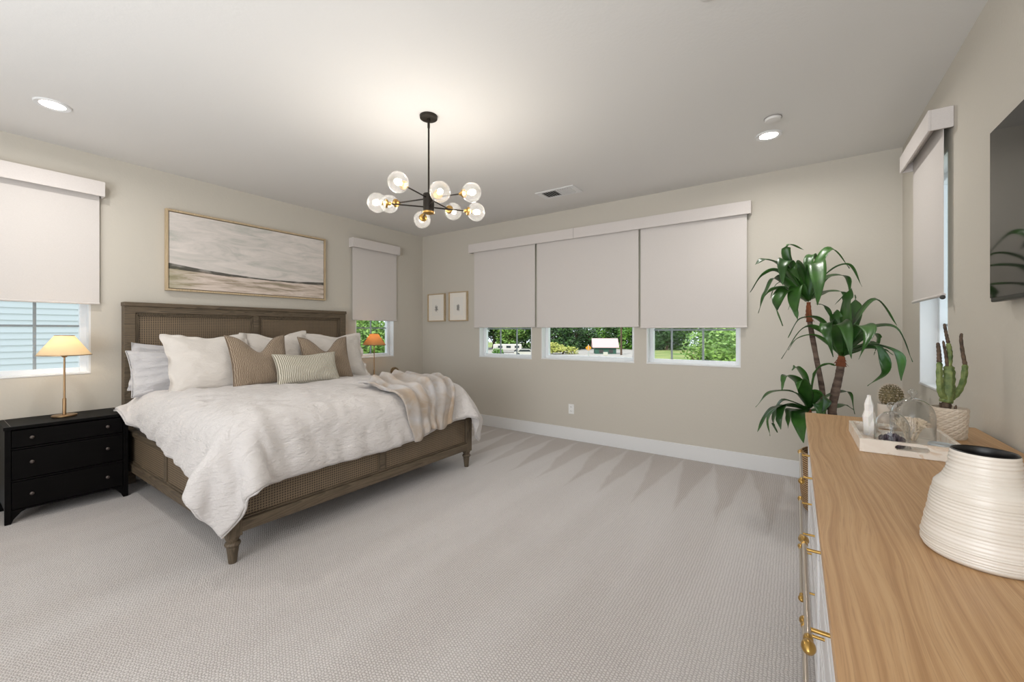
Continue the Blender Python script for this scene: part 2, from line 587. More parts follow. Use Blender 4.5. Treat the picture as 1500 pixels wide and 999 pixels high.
# ------------------------------------------------------------------ mesh helpers
class MB:
    """collects shapes in world coordinates and links them as ONE mesh object"""
    def __init__(s):
        s.bm = bmesh.new()

    def box(s, a, b, bev=0, seg=2, mx=None):
        lo = Vector([min(p, q) for p, q in zip(a, b)])
        hi = Vector([max(p, q) for p, q in zip(a, b)])
        r = bmesh.ops.create_cube(s.bm, size=1)
        vs = r['verts']
        c = (lo + hi) / 2
        d = hi - lo
        for v in vs:
            v.co = Vector((v.co.x * d.x, v.co.y * d.y, v.co.z * d.z)) + c
            if mx is not None:
                v.co = mx @ v.co
        if bev:
            es = list({e for v in vs for e in v.link_edges})
            bmesh.ops.bevel(s.bm, geom=es, offset=min(bev, min(d) * .49), segments=seg, affect='EDGES', profile=.5)
        return s

    def tube(s, pts, rad, n=10, cap=True, star=None):
        pts = [Vector(p) for p in pts]
        if not isinstance(rad, (list, tuple)):
            rad = [rad] * len(pts)
        rings = []
        ref = None
        for i, p in enumerate(pts):
            if i == 0:
                t = pts[1] - p
            elif i == len(pts) - 1:
                t = p - pts[i - 1]
            else:
                t = pts[i + 1] - pts[i - 1]
            if t.length < 1e-9:
                t = Vector((0, 0, 1))
            t.normalize()
            if ref is None:
                ref = Vector((1, 0, 0)) if abs(t.x) < .8 else Vector((0, 1, 0))
            u = (ref - t * ref.dot(t)).normalized()
            ref = u
            w = t.cross(u)
            ring = []
            for k in range(n):
                a = 2 * PI * k / n
                rr = rad[i] * (1 + (star[1] * math.cos(star[0] * a) if star else 0))
                ring.append(s.bm.verts.new(p + (u * math.cos(a) + w * math.sin(a)) * rr))
            rings.append(ring)
        for i in range(len(rings) - 1):
            for k in range(n):
                s.bm.faces.new((rings[i][k], rings[i][(k + 1) % n], rings[i + 1][(k + 1) % n], rings[i + 1][k]))
        if cap:
            if rad[0] > 1e-6:
                s.bm.faces.new(list(reversed(rings[0])))
            if rad[-1] > 1e-6:
                s.bm.faces.new(rings[-1])
        return s

    def lathe(s, prof, c, n=32, axis='z', closed=False, mx=None, jitter=0):
        """prof: list of (radius, height)"""
        rings = []
        for (r, h) in prof:
            if r < 1e-6:
                rings.append([s.bm.verts.new(s._lp(0, h, 0, c, axis, mx))])
            else:
                rings.append([s.bm.verts.new(s._lp(r * (1 + (random.uniform(-jitter, jitter) if jitter else 0)), h, 2 * PI * k / n, c, axis, mx)) for k in range(n)])
        for i in range(len(rings) - 1):
            A, B = rings[i], rings[i + 1]
            for k in range(n):
                if len(A) == 1 and len(B) == 1:
                    continue
                if len(A) == 1:
                    s.bm.faces.new((A[0], B[(k + 1) % n], B[k]))
                elif len(B) == 1:
                    s.bm.faces.new((A[k], A[(k + 1) % n], B[0]))
                else:
                    s.bm.faces.new((A[k], A[(k + 1) % n], B[(k + 1) % n], B[k]))
        return s

    def _lp(s, r, h, a, c, axis, mx):
        x, y = r * math.cos(a), r * math.sin(a)
        p = {'z': Vector((x, y, h)), 'x': Vector((h, x, y)), 'y': Vector((x, h, y))}[axis]
        if mx is not None:
            p = mx @ p
        return p + Vector(c)

    def sphere(s, c, r, u=20, v=14, sc=(1, 1, 1)):
        rr = bmesh.ops.create_uvsphere(s.bm, u_segments=u, v_segments=v, radius=r)
        for x in rr['verts']:
            x.co = Vector((x.co.x * sc[0], x.co.y * sc[1], x.co.z * sc[2])) + Vector(c)
        return s

    def grid(s, P, uvs=None, closed_u=False):
        """P: nested list/array [i][j] of points; makes quads"""
        n, m = len(P), len(P[0])
        V = [[s.bm.verts.new(Vector(P[i][j])) for j in range(m)] for i in range(n)]
        for i in range(n - (0 if closed_u else 1)):
            for j in range(m - 1):
                i2 = (i + 1) % n
                s.bm.faces.new((V[i][j], V[i2][j], V[i2][j + 1], V[i][j + 1]))
        return V

    def prism(s, poly, plane, a, b):
        """extrude a 2D polygon; plane 'xy' (a,b = z), 'xz' (a,b = y), 'yz' (a,b = x)"""
        def P(p, h):
            return {'xy': (p[0], p[1], h), 'xz': (p[0], h, p[1]), 'yz': (h, p[0], p[1])}[plane]
        A = [s.bm.verts.new(P(p, a)) for p in poly]
        B = [s.bm.verts.new(P(p, b)) for p in poly]
        n = len(poly)
        s.bm.faces.new(A)
        s.bm.faces.new(list(reversed(B)))
        for i in range(n):
            s.bm.faces.new((A[i], A[(i + 1) % n], B[(i + 1) % n], B[i]))
        return s

    def build(s, name, m, parent=None, smooth=False, uvplane=None, bevel=0, angle=None):
        bm = s.bm
        bmesh.ops.recalc_face_normals(bm, faces=bm.faces)
        org = Vector((0, 0, 0))
        if parent is not None:
            p = parent
            while p is not None:
                org += p.location
                p = p.parent
            off = org
        else:
            # origin at the base centre of the thing
            xs = [v.co for v in bm.verts]
            lo = Vector([min(c[i] for c in xs) for i in range(3)])
            hi = Vector([max(c[i] for c in xs) for i in range(3)])
            off = Vector(((lo.x + hi.x) / 2, (lo.y + hi.y) / 2, lo.z))
        if uvplane:
            uvl = bm.loops.layers.uv.verify()
            a, b = {'xy': (0, 1), 'yz': (1, 2), 'xz': (0, 2)}[uvplane[0]]
            u0, v0, us, vs = uvplane[1]
            for f in bm.faces:
                for l in f.loops:
                    l[uvl].uv = ((l.vert.co[a] - u0) * us, (l.vert.co[b] - v0) * vs)
        for v in bm.verts:
            v.co -= off
        me = bpy.data.meshes.new(name)
        bm.to_mesh(me)
        bm.free()
        me.materials.append(m)
        if smooth:
            me.polygons.foreach_set('use_smooth', [True] * len(me.polygons))
            if angle:
                me.set_sharp_from_angle(angle=R(angle))
        o = bpy.data.objects.new(name, me)
        COL.objects.link(o)
        if parent is not None:
            o.parent = parent
        else:
            o.location = off
        if bevel:
            md = o.modifiers.new('bevel', 'BEVEL')
            md.width = bevel
            md.segments = 2
            md.limit_method = 'ANGLE'
            md.harden_normals = False
        return o


def thing(name, label, cat, loc, group=None):
    o = bpy.data.objects.new(name, None)
    COL.objects.link(o)
    o.location = loc
    o.empty_display_size = .05
    return tag(o, label, cat, group)


def tag(o, label, cat, group=None, kind=None):
    o['label'] = label
    o['category'] = cat
    if group:
        o['group'] = group
    if kind:
        o['kind'] = kind
    return o


def struct(o):
    o['kind'] = 'structure'
    return o


def copy_tree(o, loc=None, parent=None, label=None):
    c = o.copy()
    COL.objects.link(c)
    c.parent = parent
    if loc is not None:
        c.location = loc
    if label:
        c['label'] = label
    for ch in [x for x in COL.objects if x.parent == o]:
        copy_tree(ch, None, c)
    return c


def catmull(pts, n):
    pts = [Vector(p) for p in pts]
    P = [pts[0] * 2 - pts[1]] + pts + [pts[-1] * 2 - pts[-2]]
    out = []
    segs = len(pts) - 1
    for k in range(n + 1):
        s_ = k / n * segs
        i = min(int(s_), segs - 1)
        t = s_ - i
        p0, p1, p2, p3 = P[i], P[i + 1], P[i + 2], P[i + 3]
        out.append(.5 * ((2 * p1) + (p2 - p0) * t + (2 * p0 - 5 * p1 + 4 * p2 - p3) * t * t + (3 * p1 - p0 - 3 * p2 + p3) * t ** 3))
    return out


# ================================================================== THE ROOM
def wmap(w):
    return {'A': lambda u, d, z: (XA - d, u, z), 'B': lambda u, d, z: (u, YB + d, z), 'C': lambda u, d, z: (XC + d, u, z)}[w]


T = .16
WIN = [  # number, wall, u0, u1, z0, z1, vertical bars, horizontal bars, style
    (1, 'A', -.42, .793, .946, 2.30, [-.10, .504], [1.334]),
    (2, 'A', 3.24, 3.863, .931, 2.30, [3.557], [1.335]),
    (3, 'B', -3.604, -2.746, .934, 2.30, [-3.318, -3.05], [1.325]),
    (4, 'B', -2.606, -1.439, .944, 2.30, [], []),
    (5, 'B', -1.307, -.425, .945, 2.30, [-1.075, -.77], [1.305]),
    (6, 'C', 3.235, 3.872, .934, 2.30, [3.55], [1.33]),
]


def wall(name, w, u0, u1):
    f = wmap(w)
    b = MB()
    hs = sorted([(a[2], a[3], a[4], a[5]) for a in WIN if a[1] == w])
    cur = u0
    for (a0, a1, z0, z1) in hs:
        b.box(f(cur, 0, 0), f(a0, T, H))
        b.box(f(a0, 0, 0), f(a1, T, z0))
        b.box(f(a0, 0, z1), f(a1, T, H))
        cur = a1
    b.box(f(cur, 0, 0), f(u1, T, H))
    return struct(b.build(name, M['wall']))


wall('wall_left', 'A', YR, YB)
wall('wall_back', 'B', XA - T, XC + T)
wall('wall_right', 'C', YR, YB)
struct(MB().box((XA - T, YR - T, 0), (XC + T, YR, H)).build('wall_rear', M['wall']))
struct(MB().box((XA - T, YR - T, -.2), (XC + T, YB + T, 0)).build('floor', M['carpet'])).location.z = -.2
struct(MB().box((XA - T - .3, YR - T - .3, H), (XC + T + .3, YB + T + .35, H + .25)).build('ceiling', M['ceiling']))


def baseboard(name, a, b, side):
    m = MB()
    m.box(a, b, .004)
    struct(m.build(name, M['trim']))


baseboard('baseboard_back', (XA + .015, YB - .016, 0), (XC - .015, YB, .147), 'B')
baseboard('baseboard_left', (XA, YR, 0), (XA + .016, YB - .016, .147), 'A')
baseboard('baseboard_right', (XC - .016, YR, 0), (XC, YB - .016, .147), 'C')

for (num, w, u0, u1, z0, z1, vb, hb) in WIN:
    f = wmap(w)
    nm = 'window_%d' % num
    b = MB()
    # painted returns and sill lining the opening
    t_ = .012
    b.box(f(u0, .0, z0), f(u0 + t_, .105, z1))
    b.box(f(u1 - t_, .0, z0), f(u1, .105, z1))
    b.box(f(u0, .0, z1 - t_), f(u1, .105, z1))
    b.box(f(u0, -.004, z0), f(u1, .105, z0 + .014), .003)
    root = struct(b.build(nm, M['trim']))
    fr = MB()
    k = .05
    d0, d1 = .085, .14
    fr.box(f(u0, d0, z0), f(u0 + k, d1, z1), .004)
    fr.box(f(u1 - k, d0, z0), f(u1, d1, z1), .004)
    fr.box(f(u0 + k, d0, z0), f(u1 - k, d1, z0 + k), .004)
    fr.box(f(u0 + k, d0, z1 - k), f(u1 - k, d1, z1), .004)
    fr.build('window_frame', M['vinyl'], root)
    if vb or hb:
        mu = MB()
        for x in vb:
            mu.box(f(x - .009, .108, z0 + k), f(x + .009, .122, z1 - k), .002)
        for z in hb:
            mu.box(f(u0 + k, .109, z - .008), f(u1 - k, .121, z + .008), .002)
        mu.build('muntins', M['muntin'], root)
    MB().box(f(u0 + k - .005, .113, z0 + k - .005), f(u1 - k + .005, .117, z1 - k + .005)).build('pane', M['pane'], root)


# ------------------------------------------------------------------ roller shades and valances
def valance(root, w, u0, u1, zb, zt, depth, end_seam=True):
    f = wmap(w)
    b = MB()
    b.box(f(u0, -depth, zb), f(u1, -depth + .012, zt), .002)
    b.box(f(u0 + .001, -depth + .012, zb), f(u0 + .013, -.001, zt), .002)
    b.box(f(u1 - .013, -depth + .012, zb), f(u1 - .001, -.001, zt), .002)
    b.box(f(u0 + .013, -depth + .012, zt - .01), f(u1 - .013, -.001, zt - .002))
    return b


def shade(root, w, u0, u1, zb, zt, gap, bar=.022):
    f = wmap(w)
    MB().box(f(u0, -gap - .0012, zb + bar * .5), f(u1, -gap + .0012, zt)).build('fabric', M['shade'], root)
    b = MB()
    b.tube([f(u0 - .002, -gap, zb + bar / 2), f(u1 + .002, -gap, zb + bar / 2)], bar * .42, 12)
    b.build('hem_bar', M['valance'], root, smooth=True, angle=50)
    MB().tube([f(u0 - .01, -gap - .02, zt - .005), f(u1 + .01, -gap - .02, zt - .005)], .019, 14).build('roller', M['valance'], root, smooth=True, angle=50)


def shade_thing(w, u0, u1, zb, zt, gap, label, group=None):
    f = wmap(w)
    r = thing('roller_shade', label, 'blind', f((u0 + u1) / 2, -gap, zb), group)
    shade(r, w, u0, u1, zb, zt, gap)
    return r


for (w, v0, v1, vb_, vt, dep, s0, s1, sb, gap, lab) in [
    ('A', -.50, .861, 2.388, 2.508, .095, -.45, .838, 1.507, .03, 'wide beige roller shade with box valance on the window behind the cream lamp'),
    ('A', 3.141, 3.898, 2.373, 2.493, .095, 3.175, 3.882, 1.432, .03, 'narrow beige roller shade with box valance right of the long painting'),
    ('C', 3.129, 3.870, 2.383, 2.495, .10, 3.16, 3.852, 1.478, .034, 'beige roller shade with box valance on the window beside the television'),
]:
    f = wmap(w)
    r = thing('roller_shade', lab, 'blind', f((v0 + v1) / 2, -.05, sb))
    shade(r, w, s0, s1, sb, vt - .035, gap)
    valance(r, w, v0, v1, vb_, vt, dep).build('valance', M['valance'], r)
    if w == 'C':
        MB().sphere(f(3.148, -.04, 1.475), .012, 10, 8).build('chain_stop', M['dark_slot'], r, smooth=True)

v = thing('box_valance', 'long beige fabric-covered box valance over the triple window', 'valance', (-2.03, YB - .05, 2.371))
valance(v, 'B', -3.725, -.334, 2.371, 2.490, .09).build('box', M['valance'], v)
MB().box((-2.125, YB - .0912, 2.372), (-2.1215, YB - .0895, 2.489)).build('seam', M['grey_seam'], v)
for (a, b_, zb, lab) in [(-3.655, -2.672, 1.337, 'beige roller shade drawn over the window right of the two small prints'),
                         (-2.640, -1.377, 1.332, 'widest beige roller shade, in the middle under the long valance'),
                         (-1.353, -.370, 1.320, 'beige roller shade under the long valance, nearest the dracaena')]:
    shade_thing('B', a, b_, zb, 2.46, .045, lab)

# ------------------------------------------------------------------ ceiling fittings
def downlight(x, y, label):
    r = thing('recessed_light', label, 'ceiling light', (x, y, H - .006), None)
    MB().lathe([(.058, .004), (.06, -.001), (.082, -.004), (.086, 0), (.086, .005)], (x, y, H - .005), 40).build('trim_ring', M['trim'], r, smooth=True, angle=40)
    MB().lathe([(0, 0), (.058, 0), (.058, .003), (0, .003)], (x, y, H - .004), 32).build('diffuser', M['led'], r)
    l = lamp('downlight', 'AREA', (0, 0, -.012), 9, (1, .97, .93), size=.11, spread=170)
    l.parent = r


downlight(-3.911, .483, 'round recessed ceiling light above the wide window by the cream lamp')
downlight(-.163, 3.576, 'round recessed ceiling light beside the smoke detector above the dracaena')

sd = thing('smoke_detector', 'round white smoke detector right beside the lit recessed light', 'smoke detector', (-.126, 3.30, H - .03))
MB().lathe([(0, -.012), (.02, -.012), (.045, -.008), (.05, 0), (.05, .012)], (-.126, 3.30, H - .012), 32).build('cover', M['ceiling'], sd, smooth=True, angle=40)
MB().lathe([(.051, 0), (.0525, .001), (.0525, .006), (.051, .007)], (-.126, 3.30, H - .008), 32).build('base_ring', M['grey_seam'], sd)
sp = MB().lathe([(0, -.010), (.035, -.010), (.047, -.004), (.049, .0)], (-.30, 1.925, H), 32).build('sprinkler_cover', M['ceiling'], None, smooth=True, angle=40)
tag(sp, 'flat round white cover plate on the ceiling at the top edge of the picture', 'ceiling plate')

vt = thing('air_vent', 'white rectangular ceiling air vent with dark slots', 'vent', (-2.03, 3.79, H - .01))
V0, V1, W0, W1 = -2.25, -1.81, 3.675, 3.905
b = MB()
for bx in (((V0, W0), (V1, W0 + .035)), ((V0, W1 - .035), (V1, W1)), ((V0, W0 + .035), (V0 + .055, W1 - .035)), ((V1 - .055, W0 + .035), (V1, W1 - .035)), ((-2.03, W0 + .035), (-2.01, W1 - .035))):
    b.box((*bx[0], H - .009), (*bx[1], H - .0005), .002)
b.build('frame', M['trim'], vt)
MB().box((V0 + .05, W0 + .03, H - .003), (V1 - .05, W1 - .03, H - .001)).build('duct_opening', M['dark_slot'], vt)
for k in range(12):
    x = V0 + .07 + k * (V1 - V0 - .14) / 11
    tilt = R(38 if x < -2.02 else -38)
    mx = Matrix.Translation((x, (W0 + W1) / 2, H - .008)) @ Matrix.Rotation(tilt, 4, 'Y')
    MB().box((-.009, -(W1 - W0) / 2 + .033, -.0008), (.009, (W1 - W0) / 2 - .033, .0008), mx=mx).build('louver', M['trim'], vt)

ol = thing('wall_outlet', 'white double electrical outlet low on the back wall', 'outlet', (-2.192, YB - .004, .312))
MB().box((-2.228, YB - .006, .309), (-2.156, YB, .424), .003).build('plate', M['plastic'], ol)
for z in (.342, .391):
    s_ = MB().box((-2.209, YB - .0085, z - .014), (-2.175, YB - .004, z + .014), .004).build('socket', M['plastic'], ol)
    c = MB()
    for x in (-2.199, -2.186):
        c.box((x - .0016, YB - .0092, z - .005), (x + .0016, YB - .008, z + .006))
    c.build('slots', M['dark_slot'], s_)

# ------------------------------------------------------------------ pictures
ar = thing('framed_painting', 'long framed abstract landscape painting above the bed', 'painting', (XA + .02, 2.034, 1.664))
A0, A1, Z0, Z1 = 1.267, 2.802, 1.664, 2.408
b = MB()
for bx in (((A0, Z0), (A1, Z0 + .018)), ((A0, Z1 - .018), (A1, Z1)), ((A0, Z0 + .018), (A0 + .018, Z1 - .018)), ((A1 - .018, Z0 + .018), (A1, Z1 - .018))):
    b.box((XA + .002, bx[0][0], bx[0][1]), (XA + .045, bx[1][0], bx[1][1]), .0015)
b.build('frame', M['frame_oak'], ar)
MB().box((XA + .003, A0 + .017, Z0 + .017), (XA + .012, A1 - .017, Z1 - .017)).build('backing', M['art_black'], ar)
MB().box((XA + .012, A0 + .024, Z0 + .024), (XA + .034, A1 - .024, Z1 - .024)).build(
    'canvas', M['painting'], ar, uvplane=('yz', (A0, Z0, 1 / (A1 - A0), 1 / (Z1 - Z0))))
for (x0, x1, z0, z1, sk, lab) in [(-4.583, -4.232, 1.437, 1.850, 'sketch1', 'small oak-framed ink print nearer the room corner'),
                                  (-4.150, -3.798, 1.437, 1.858, 'sketch2', 'small oak-framed ink print nearer the triple window')]:
    p = thing('framed_print', lab, 'picture', ((x0 + x1) / 2, YB - .015, z0), 'small framed prints on the back wall')
    b = MB()
    k = .014
    for bx in (((x0, z0), (x1, z0 + k)), ((x0, z1 - k), (x1, z1)), ((x0, z0 + k), (x0 + k, z1 - k)), ((x1 - k, z0 + k), (x1, z1 - k))):
        b.box((bx[0][0], YB - .040, bx[0][1]), (bx[1][0], YB - .002, bx[1][1]), .0015)
    b.build('frame', M['frame_oak'], p)
    mb = MB().box((x0 + k, YB - .022, z0 + k), (x1 - k, YB - .014, z1 - k)).build('mat_board', M['mat_board'], p)
    MB().box((x0 + .085, YB - .0235, z0 + .085), (x1 - .085, YB - .022, z1 - .075)).build(
        'print', M[sk], p, uvplane=('xz', (x0 + .085, z0 + .085, 1 / (x1 - x0 - .17), 1 / (z1 - z0 - .16))))

# ------------------------------------------------------------------ television
tv = thing('television', 'black flat television mounted on the right wall', 'television', (XC - .03, 1.845, 1.408))
MB().box((XC - .03, 1.5, 1.55), (XC - .001, 2.2, 1.95), .005).build('wall_bracket', M['black_metal'], tv)
MB().box((.648, 1.232, 1.408), (.672, 2.46, 2.092), .004).build('casing', M['tv_bezel'], tv)
MB().box((.6455, 1.236, 1.424), (.649, 2.456, 2.088)).build('screen', M['screen'], tv)

# ================================================================== THE BED
Y0, Y1 = .955, 3.005            # outside faces of the side rails
XF = -2.545                     # outside face of the foot rail
bed = thing('bed', 'king bed with weathered wood and woven cane headboard and rails', 'bed', (-3.6, 1.98, 0))


def cane_panel(a, b, plane, parent):
    u = {'yz': ('yz', (a[1], a[2], 1, 1)), 'xz': ('xz', (a[0], a[2], 1, 1))}[plane]
    return MB().box(a, b).build('cane_panel', M['cane'], parent, uvplane=u)


# headboard
hb = MB()
HX0, HX1 = -4.705, -4.625
HY0, HY1, HZ = .972, 3.032, 1.533
hb.box((HX0, HY0, .0), (HX1, HY0 + .075, HZ), .005)
hb.box((HX0, HY1 - .075, .0), (HX1, HY1, HZ), .005)
hb.box((HX0 - .003, HY0 - .004, HZ - .03), (HX1 + .012, HY1 + .004, HZ + .006), .006)
hb.box((HX0, HY0 + .07, HZ - .085), (HX1, HY1 - .07, HZ - .025), .004)
hb.box((HX0 + .01, HY0 + .07, .30), (HX1, HY1 - .07, .40), .004)
hb.box((HX0 + .01, 1.972, .39), (HX1 - .002, 2.024, HZ - .08), .004)
headboard = hb.build('headboard', M['bed_y'], bed)
# stepped moulding round the panels
mo = MB()
for (a, c) in ((HY0 + .075, 1.972), (2.024, HY1 - .075)):
    for k, dx in ((0, .012), (.013, .022)):
        x0, x1 = HX1 - dx - .012, HX1 - dx
        mo.box((x0, a + k, .40), (x1, a + k + .014, HZ - .085), .003)
        mo.box((x0, c - k - .014, .40), (x1, c - k, HZ - .085), .003)
        mo.box((x0, a + k, HZ - .085 - k - .014), (x1, c - k, HZ - .085 - k), .003)
mo.build('moulding', M['bed_z'], headboard)
cane_panel((HX0 + .03, HY0 + .07, .40), (HX0 + .045, 1.975, HZ - .08), 'yz', headboard)
cane_panel((HX0 + .03, 2.02, .40), (HX0 + .045, HY1 - .07, HZ - .08), 'yz', headboard)

# foot rail
ft = MB()
ft.box((XF - .055, Y0 + .07, .168), (XF + .004, Y1 - .07, .235), .006)
ft.box((XF - .052, Y0 + .07, .235), (XF - .008, Y1 - .07, .248), .005)
ft.box((XF - .055, Y0 + .07, .452), (XF, Y1 - .07, .492), .006)
ft.box((XF - .05, 1.957, .245), (XF - .006, 2.003, .455), .004)
foot = ft.build('foot_rail', M['bed_y'], bed)
cane_panel((XF - .03, Y0 + .06, .24), (XF - .020, 1.96, .46), 'yz', foot)
cane_panel((XF - .03, 2.0, .24), (XF - .020, Y1 - .06, .46), 'yz', foot)
for (a, c) in ((Y0 + .07, 1.957), (2.003, Y1 - .07)):
    for y_ in (a, c - .012):
        MB().box((XF - .02, y_, .248), (XF - .012, y_ + .012, .452), .002).build('bead', M['bed_z'], foot)
# side rails
for (ya, yb, s) in ((Y0 + .004, Y0 + .055, -1), (Y1 - .055, Y1 - .004, 1)):
    yo = ya if s < 0 else yb
    yi = yb if s < 0 else ya
    sr = MB()
    sr.box((HX1 - .01, yo - s * -.004, .168), (XF - .07, yi, .235), .006)
    sr.box((HX1 - .01, yo - s * .008, .235), (XF - .07, yi, .248), .004)
    sr.box((HX1 - .01, yo, .452), (XF - .07, yi, .492), .006)
    for x in (-4.6, -3.62, XF - .12):
        sr.box((x, yo - s * .006, .245), (x + .045, yi, .455), .004)
    rail = sr.build('side_rail', M['bed_x'], bed)
    cane_panel((HX1, min(yo, yi) + .018, .24), (XF - .07, min(yo, yi) + .03, .46), 'xz', rail)
# corner posts with turned feet
for y in (Y0, Y1 - .075):
    c = (XF - .0375, y + .0375)
    pb = MB()
    pb.box((XF - .075, y, .150), (XF, y + .075, .492), .005)
    for g in (.018, .048):
        pb.box((XF - .002, y + g, .262), (XF + .003, y + g + .010, .44), .002)
        pb.box((XF - .075 + g, y - .003, .262), (XF - .075 + g + .010, y + .002, .44), .002)
    post = pb.build('corner_post', M['bed_z'], bed)
    MB().lathe([(0, .0), (.019, .0), (.021, .004), (.030, .088), (.027, .092), (.036, .098), (.040, .108), (.036, .118), (.028, .123), (.030, .13), (.036, .140), (.037, .151), (0, .151)],
               (c[0], c[1], 0), 24).build('turned_foot', M['bed_z'], post, smooth=True, angle=35)
# hidden middle supports and slat deck
sl = MB()
for k in range(11):
    x = -4.5 + k * .185
    sl.box((x, Y0 + .05, .30), (x + .07, Y1 - .05, .32))
sl.build('slats', M['bed_y'], bed)
cs = MB()
cs.box((-4.62, 1.95, .24), (XF - .06, 2.01, .30))
cs.box((-3.6, 1.955, 0), (-3.55, 2.005, .24))
cs.build('centre_beam', M['bed_x'], bed)

mt = MB().box((-4.615, Y0 + .06, .321), (XF - .065, Y1 - .06, .715), .07, 4)
mat_o = mt.build('mattress', M['linen'], None, smooth=True)
tag(mat_o, 'thick mattress in a white fitted sheet, seen beside the headboard left of the duvet', 'mattress')


# ------------------------------------------------------------------ cloth: position based simulation, pure numpy
def drape(P, rest, colliders, steps=220, iters=14, gravity=2.2, dt=1 / 60, bend=.25, damp=.985, fric=.5, pin=None):
    n, m, _ = P.shape
    X = P.copy()
    V = np.zeros_like(X)
    W = np.ones((n, m, 1))
    if pin is not None:
        W[pin] = 0
    cons = []
    for (di, dj, k) in ((1, 0, 1), (0, 1, 1), (1, 1, .6), (1, -1, .6), (2, 0, bend), (0, 2, bend)):
        per = 2 * max(di, abs(dj)) if max(di, abs(dj)) > 1 else 2
        rl = np.linalg.norm(rest[di:, max(dj, 0):m + min(dj, 0)] - rest[:n - di, max(-dj, 0):m - max(dj, 0)], axis=-1)
        for ph in range(per):
            if di:
                ia = np.arange(n - di)
                sel = (ia % per) // max(1, per // 2) == 0
                if ph >= 2:
                    continue
                idx = ia[((ia // di) % 2) == ph]
                cons.append(('r', idx, di, dj, rl, k))
            else:
                if ph >= 2:
                    continue
                ja = np.arange(m - dj)
                idx = ja[((ja // dj) % 2) == ph]
                cons.append(('c', idx, di, dj, rl, k))
    def project(X):
        for (kind, idx, di, dj, rl, k) in cons:
            if kind == 'r':
                j0, j1 = max(-dj, 0), m - max(dj, 0)
                ia = np.ix_(idx, np.arange(j0, j1))
                ib = np.ix_(idx + di, np.arange(j0, j1) + dj)
                L = rl[idx]
            else:
                ia = np.ix_(np.arange(n), idx)
                ib = np.ix_(np.arange(n), idx + dj)
                L = rl[:, idx]
            a, b = X[ia], X[ib]
            d = b - a
            ln = np.linalg.norm(d, axis=-1) + 1e-9
            wa, wb = W[ia], W[ib]
            ws = wa + wb + 1e-9
            c = ((ln - L) / ln)
            if k == bend:
                c = np.where(c < 0, c, 0) * k if bend < .5 else c * k
            else:
                c = c * k
            cd = d * c[..., None]
            X[ia] = a + cd * wa / ws
            X[ib] = b - cd * wb / ws
    for st in range(steps):
        V[..., 2] -= gravity * dt
        V *= damp
        O = X.copy()
        X = X + V * dt * W
        for _ in range(iters):
            project(X)
            for c in colliders:
                X = c(X)
        hit = np.zeros((n, m), bool)
        Xc = X.copy()
        for c in colliders:
            Xc = c(Xc)
            hit |= np.linalg.norm(Xc - c(Xc + np.array([0, 0, -.003])), axis=-1) < .0029
        V = (X - O) / dt
        sp = np.linalg.norm(V, axis=-1, keepdims=True)
        V = V * np.minimum(1, 2.0 / (sp + 1e-9))
        V[hit] *= (1 - fric)
    return X


def rbox(lo, hi, r):
    lo = np.array(lo, float) + r
    hi = np.array(hi, float) - r

    def f(X):
        q = np.minimum(np.maximum(X, lo), hi)
        d = X - q
        ln = np.linalg.norm(d, axis=-1)
        inside = (ln < r) & (ln > 1e-6)
        Y = X.copy()
        Y[inside] = q[inside] + d[inside] / ln[inside][:, None] * r
        core = ln <= 1e-6
        if core.any():
            Y[core, 2] = hi[2] + r
        return Y
    return f


def cloth_object(X, name, m, parent=None, thick=.02, off=0, sub=1, top=None, uvs=1.0):
    n, mm, _ = X.shape
    b = MB()
    b.grid(X)
    o = b.build(name, m, parent, smooth=True)
    if thick:
        s = o.modifiers.new('thick', 'SOLIDIFY')
        s.thickness = thick
        s.offset = off
    if sub:
        s = o.modifiers.new('sub', 'SUBSURF')
        s.levels = s.render_levels = sub
    return o


def fbm(x, y, z, oct=4, seed=0):
    return noise.fractal(Vector((x + seed, y + seed * 1.7, z)), 1.0, 2.0, oct, noise_basis='PERLIN_ORIGINAL')


# duvet: starts near the headboard, hangs over both sides and the foot
NX, NY = 74, 92
LX, LY = 2.145, 2.55
su = np.linspace(0, 1, NX)
sv = np.linspace(0, 1, NY)
GX, GY = np.meshgrid(su, sv, indexing='ij')
gl_ = 2.12 * GX
ynear = .868 - .085 * np.minimum(gl_, 1.0) - .135 * np.maximum(0, gl_ - 1.0)
yfar = 3.24 + 0 * gl_
P = np.zeros((NX, NY, 3))
P[..., 1] = ynear + (yfar - ynear) * GY
xfoot = np.interp(P[..., 1], [.5, .9, 1.2, 2.0, 2.3, 2.6, 2.85, 3.05, 3.25], [-2.30, -2.31, -2.315, -2.30, -2.32, -2.38, -2.40, -2.33, -2.31])
P[..., 0] = -4.43 + (xfoot + 4.43) * GX
rest = P / .985
rest[..., 2] = 0
for i in range(NX):
    for j in range(NY):
        P[i, j, 2] = .80 + .012 * fbm(P[i, j, 0] * 4, P[i, j, 1] * 4, 1)
pin = np.zeros((NX, NY), bool)
cols = [rbox((-4.66, Y0 + .012, .25), (XF - .01, Y1 - .012, .765), .13),
        rbox((-4.66, Y0 - .022, -.2), (XF + .024, Y1 + .022, .51), .03),
        rbox((-4.80, .2, -.2), (-4.285, .945, .668), .02)]
X = drape(P, rest, cols, steps=150, iters=16, bend=.3)
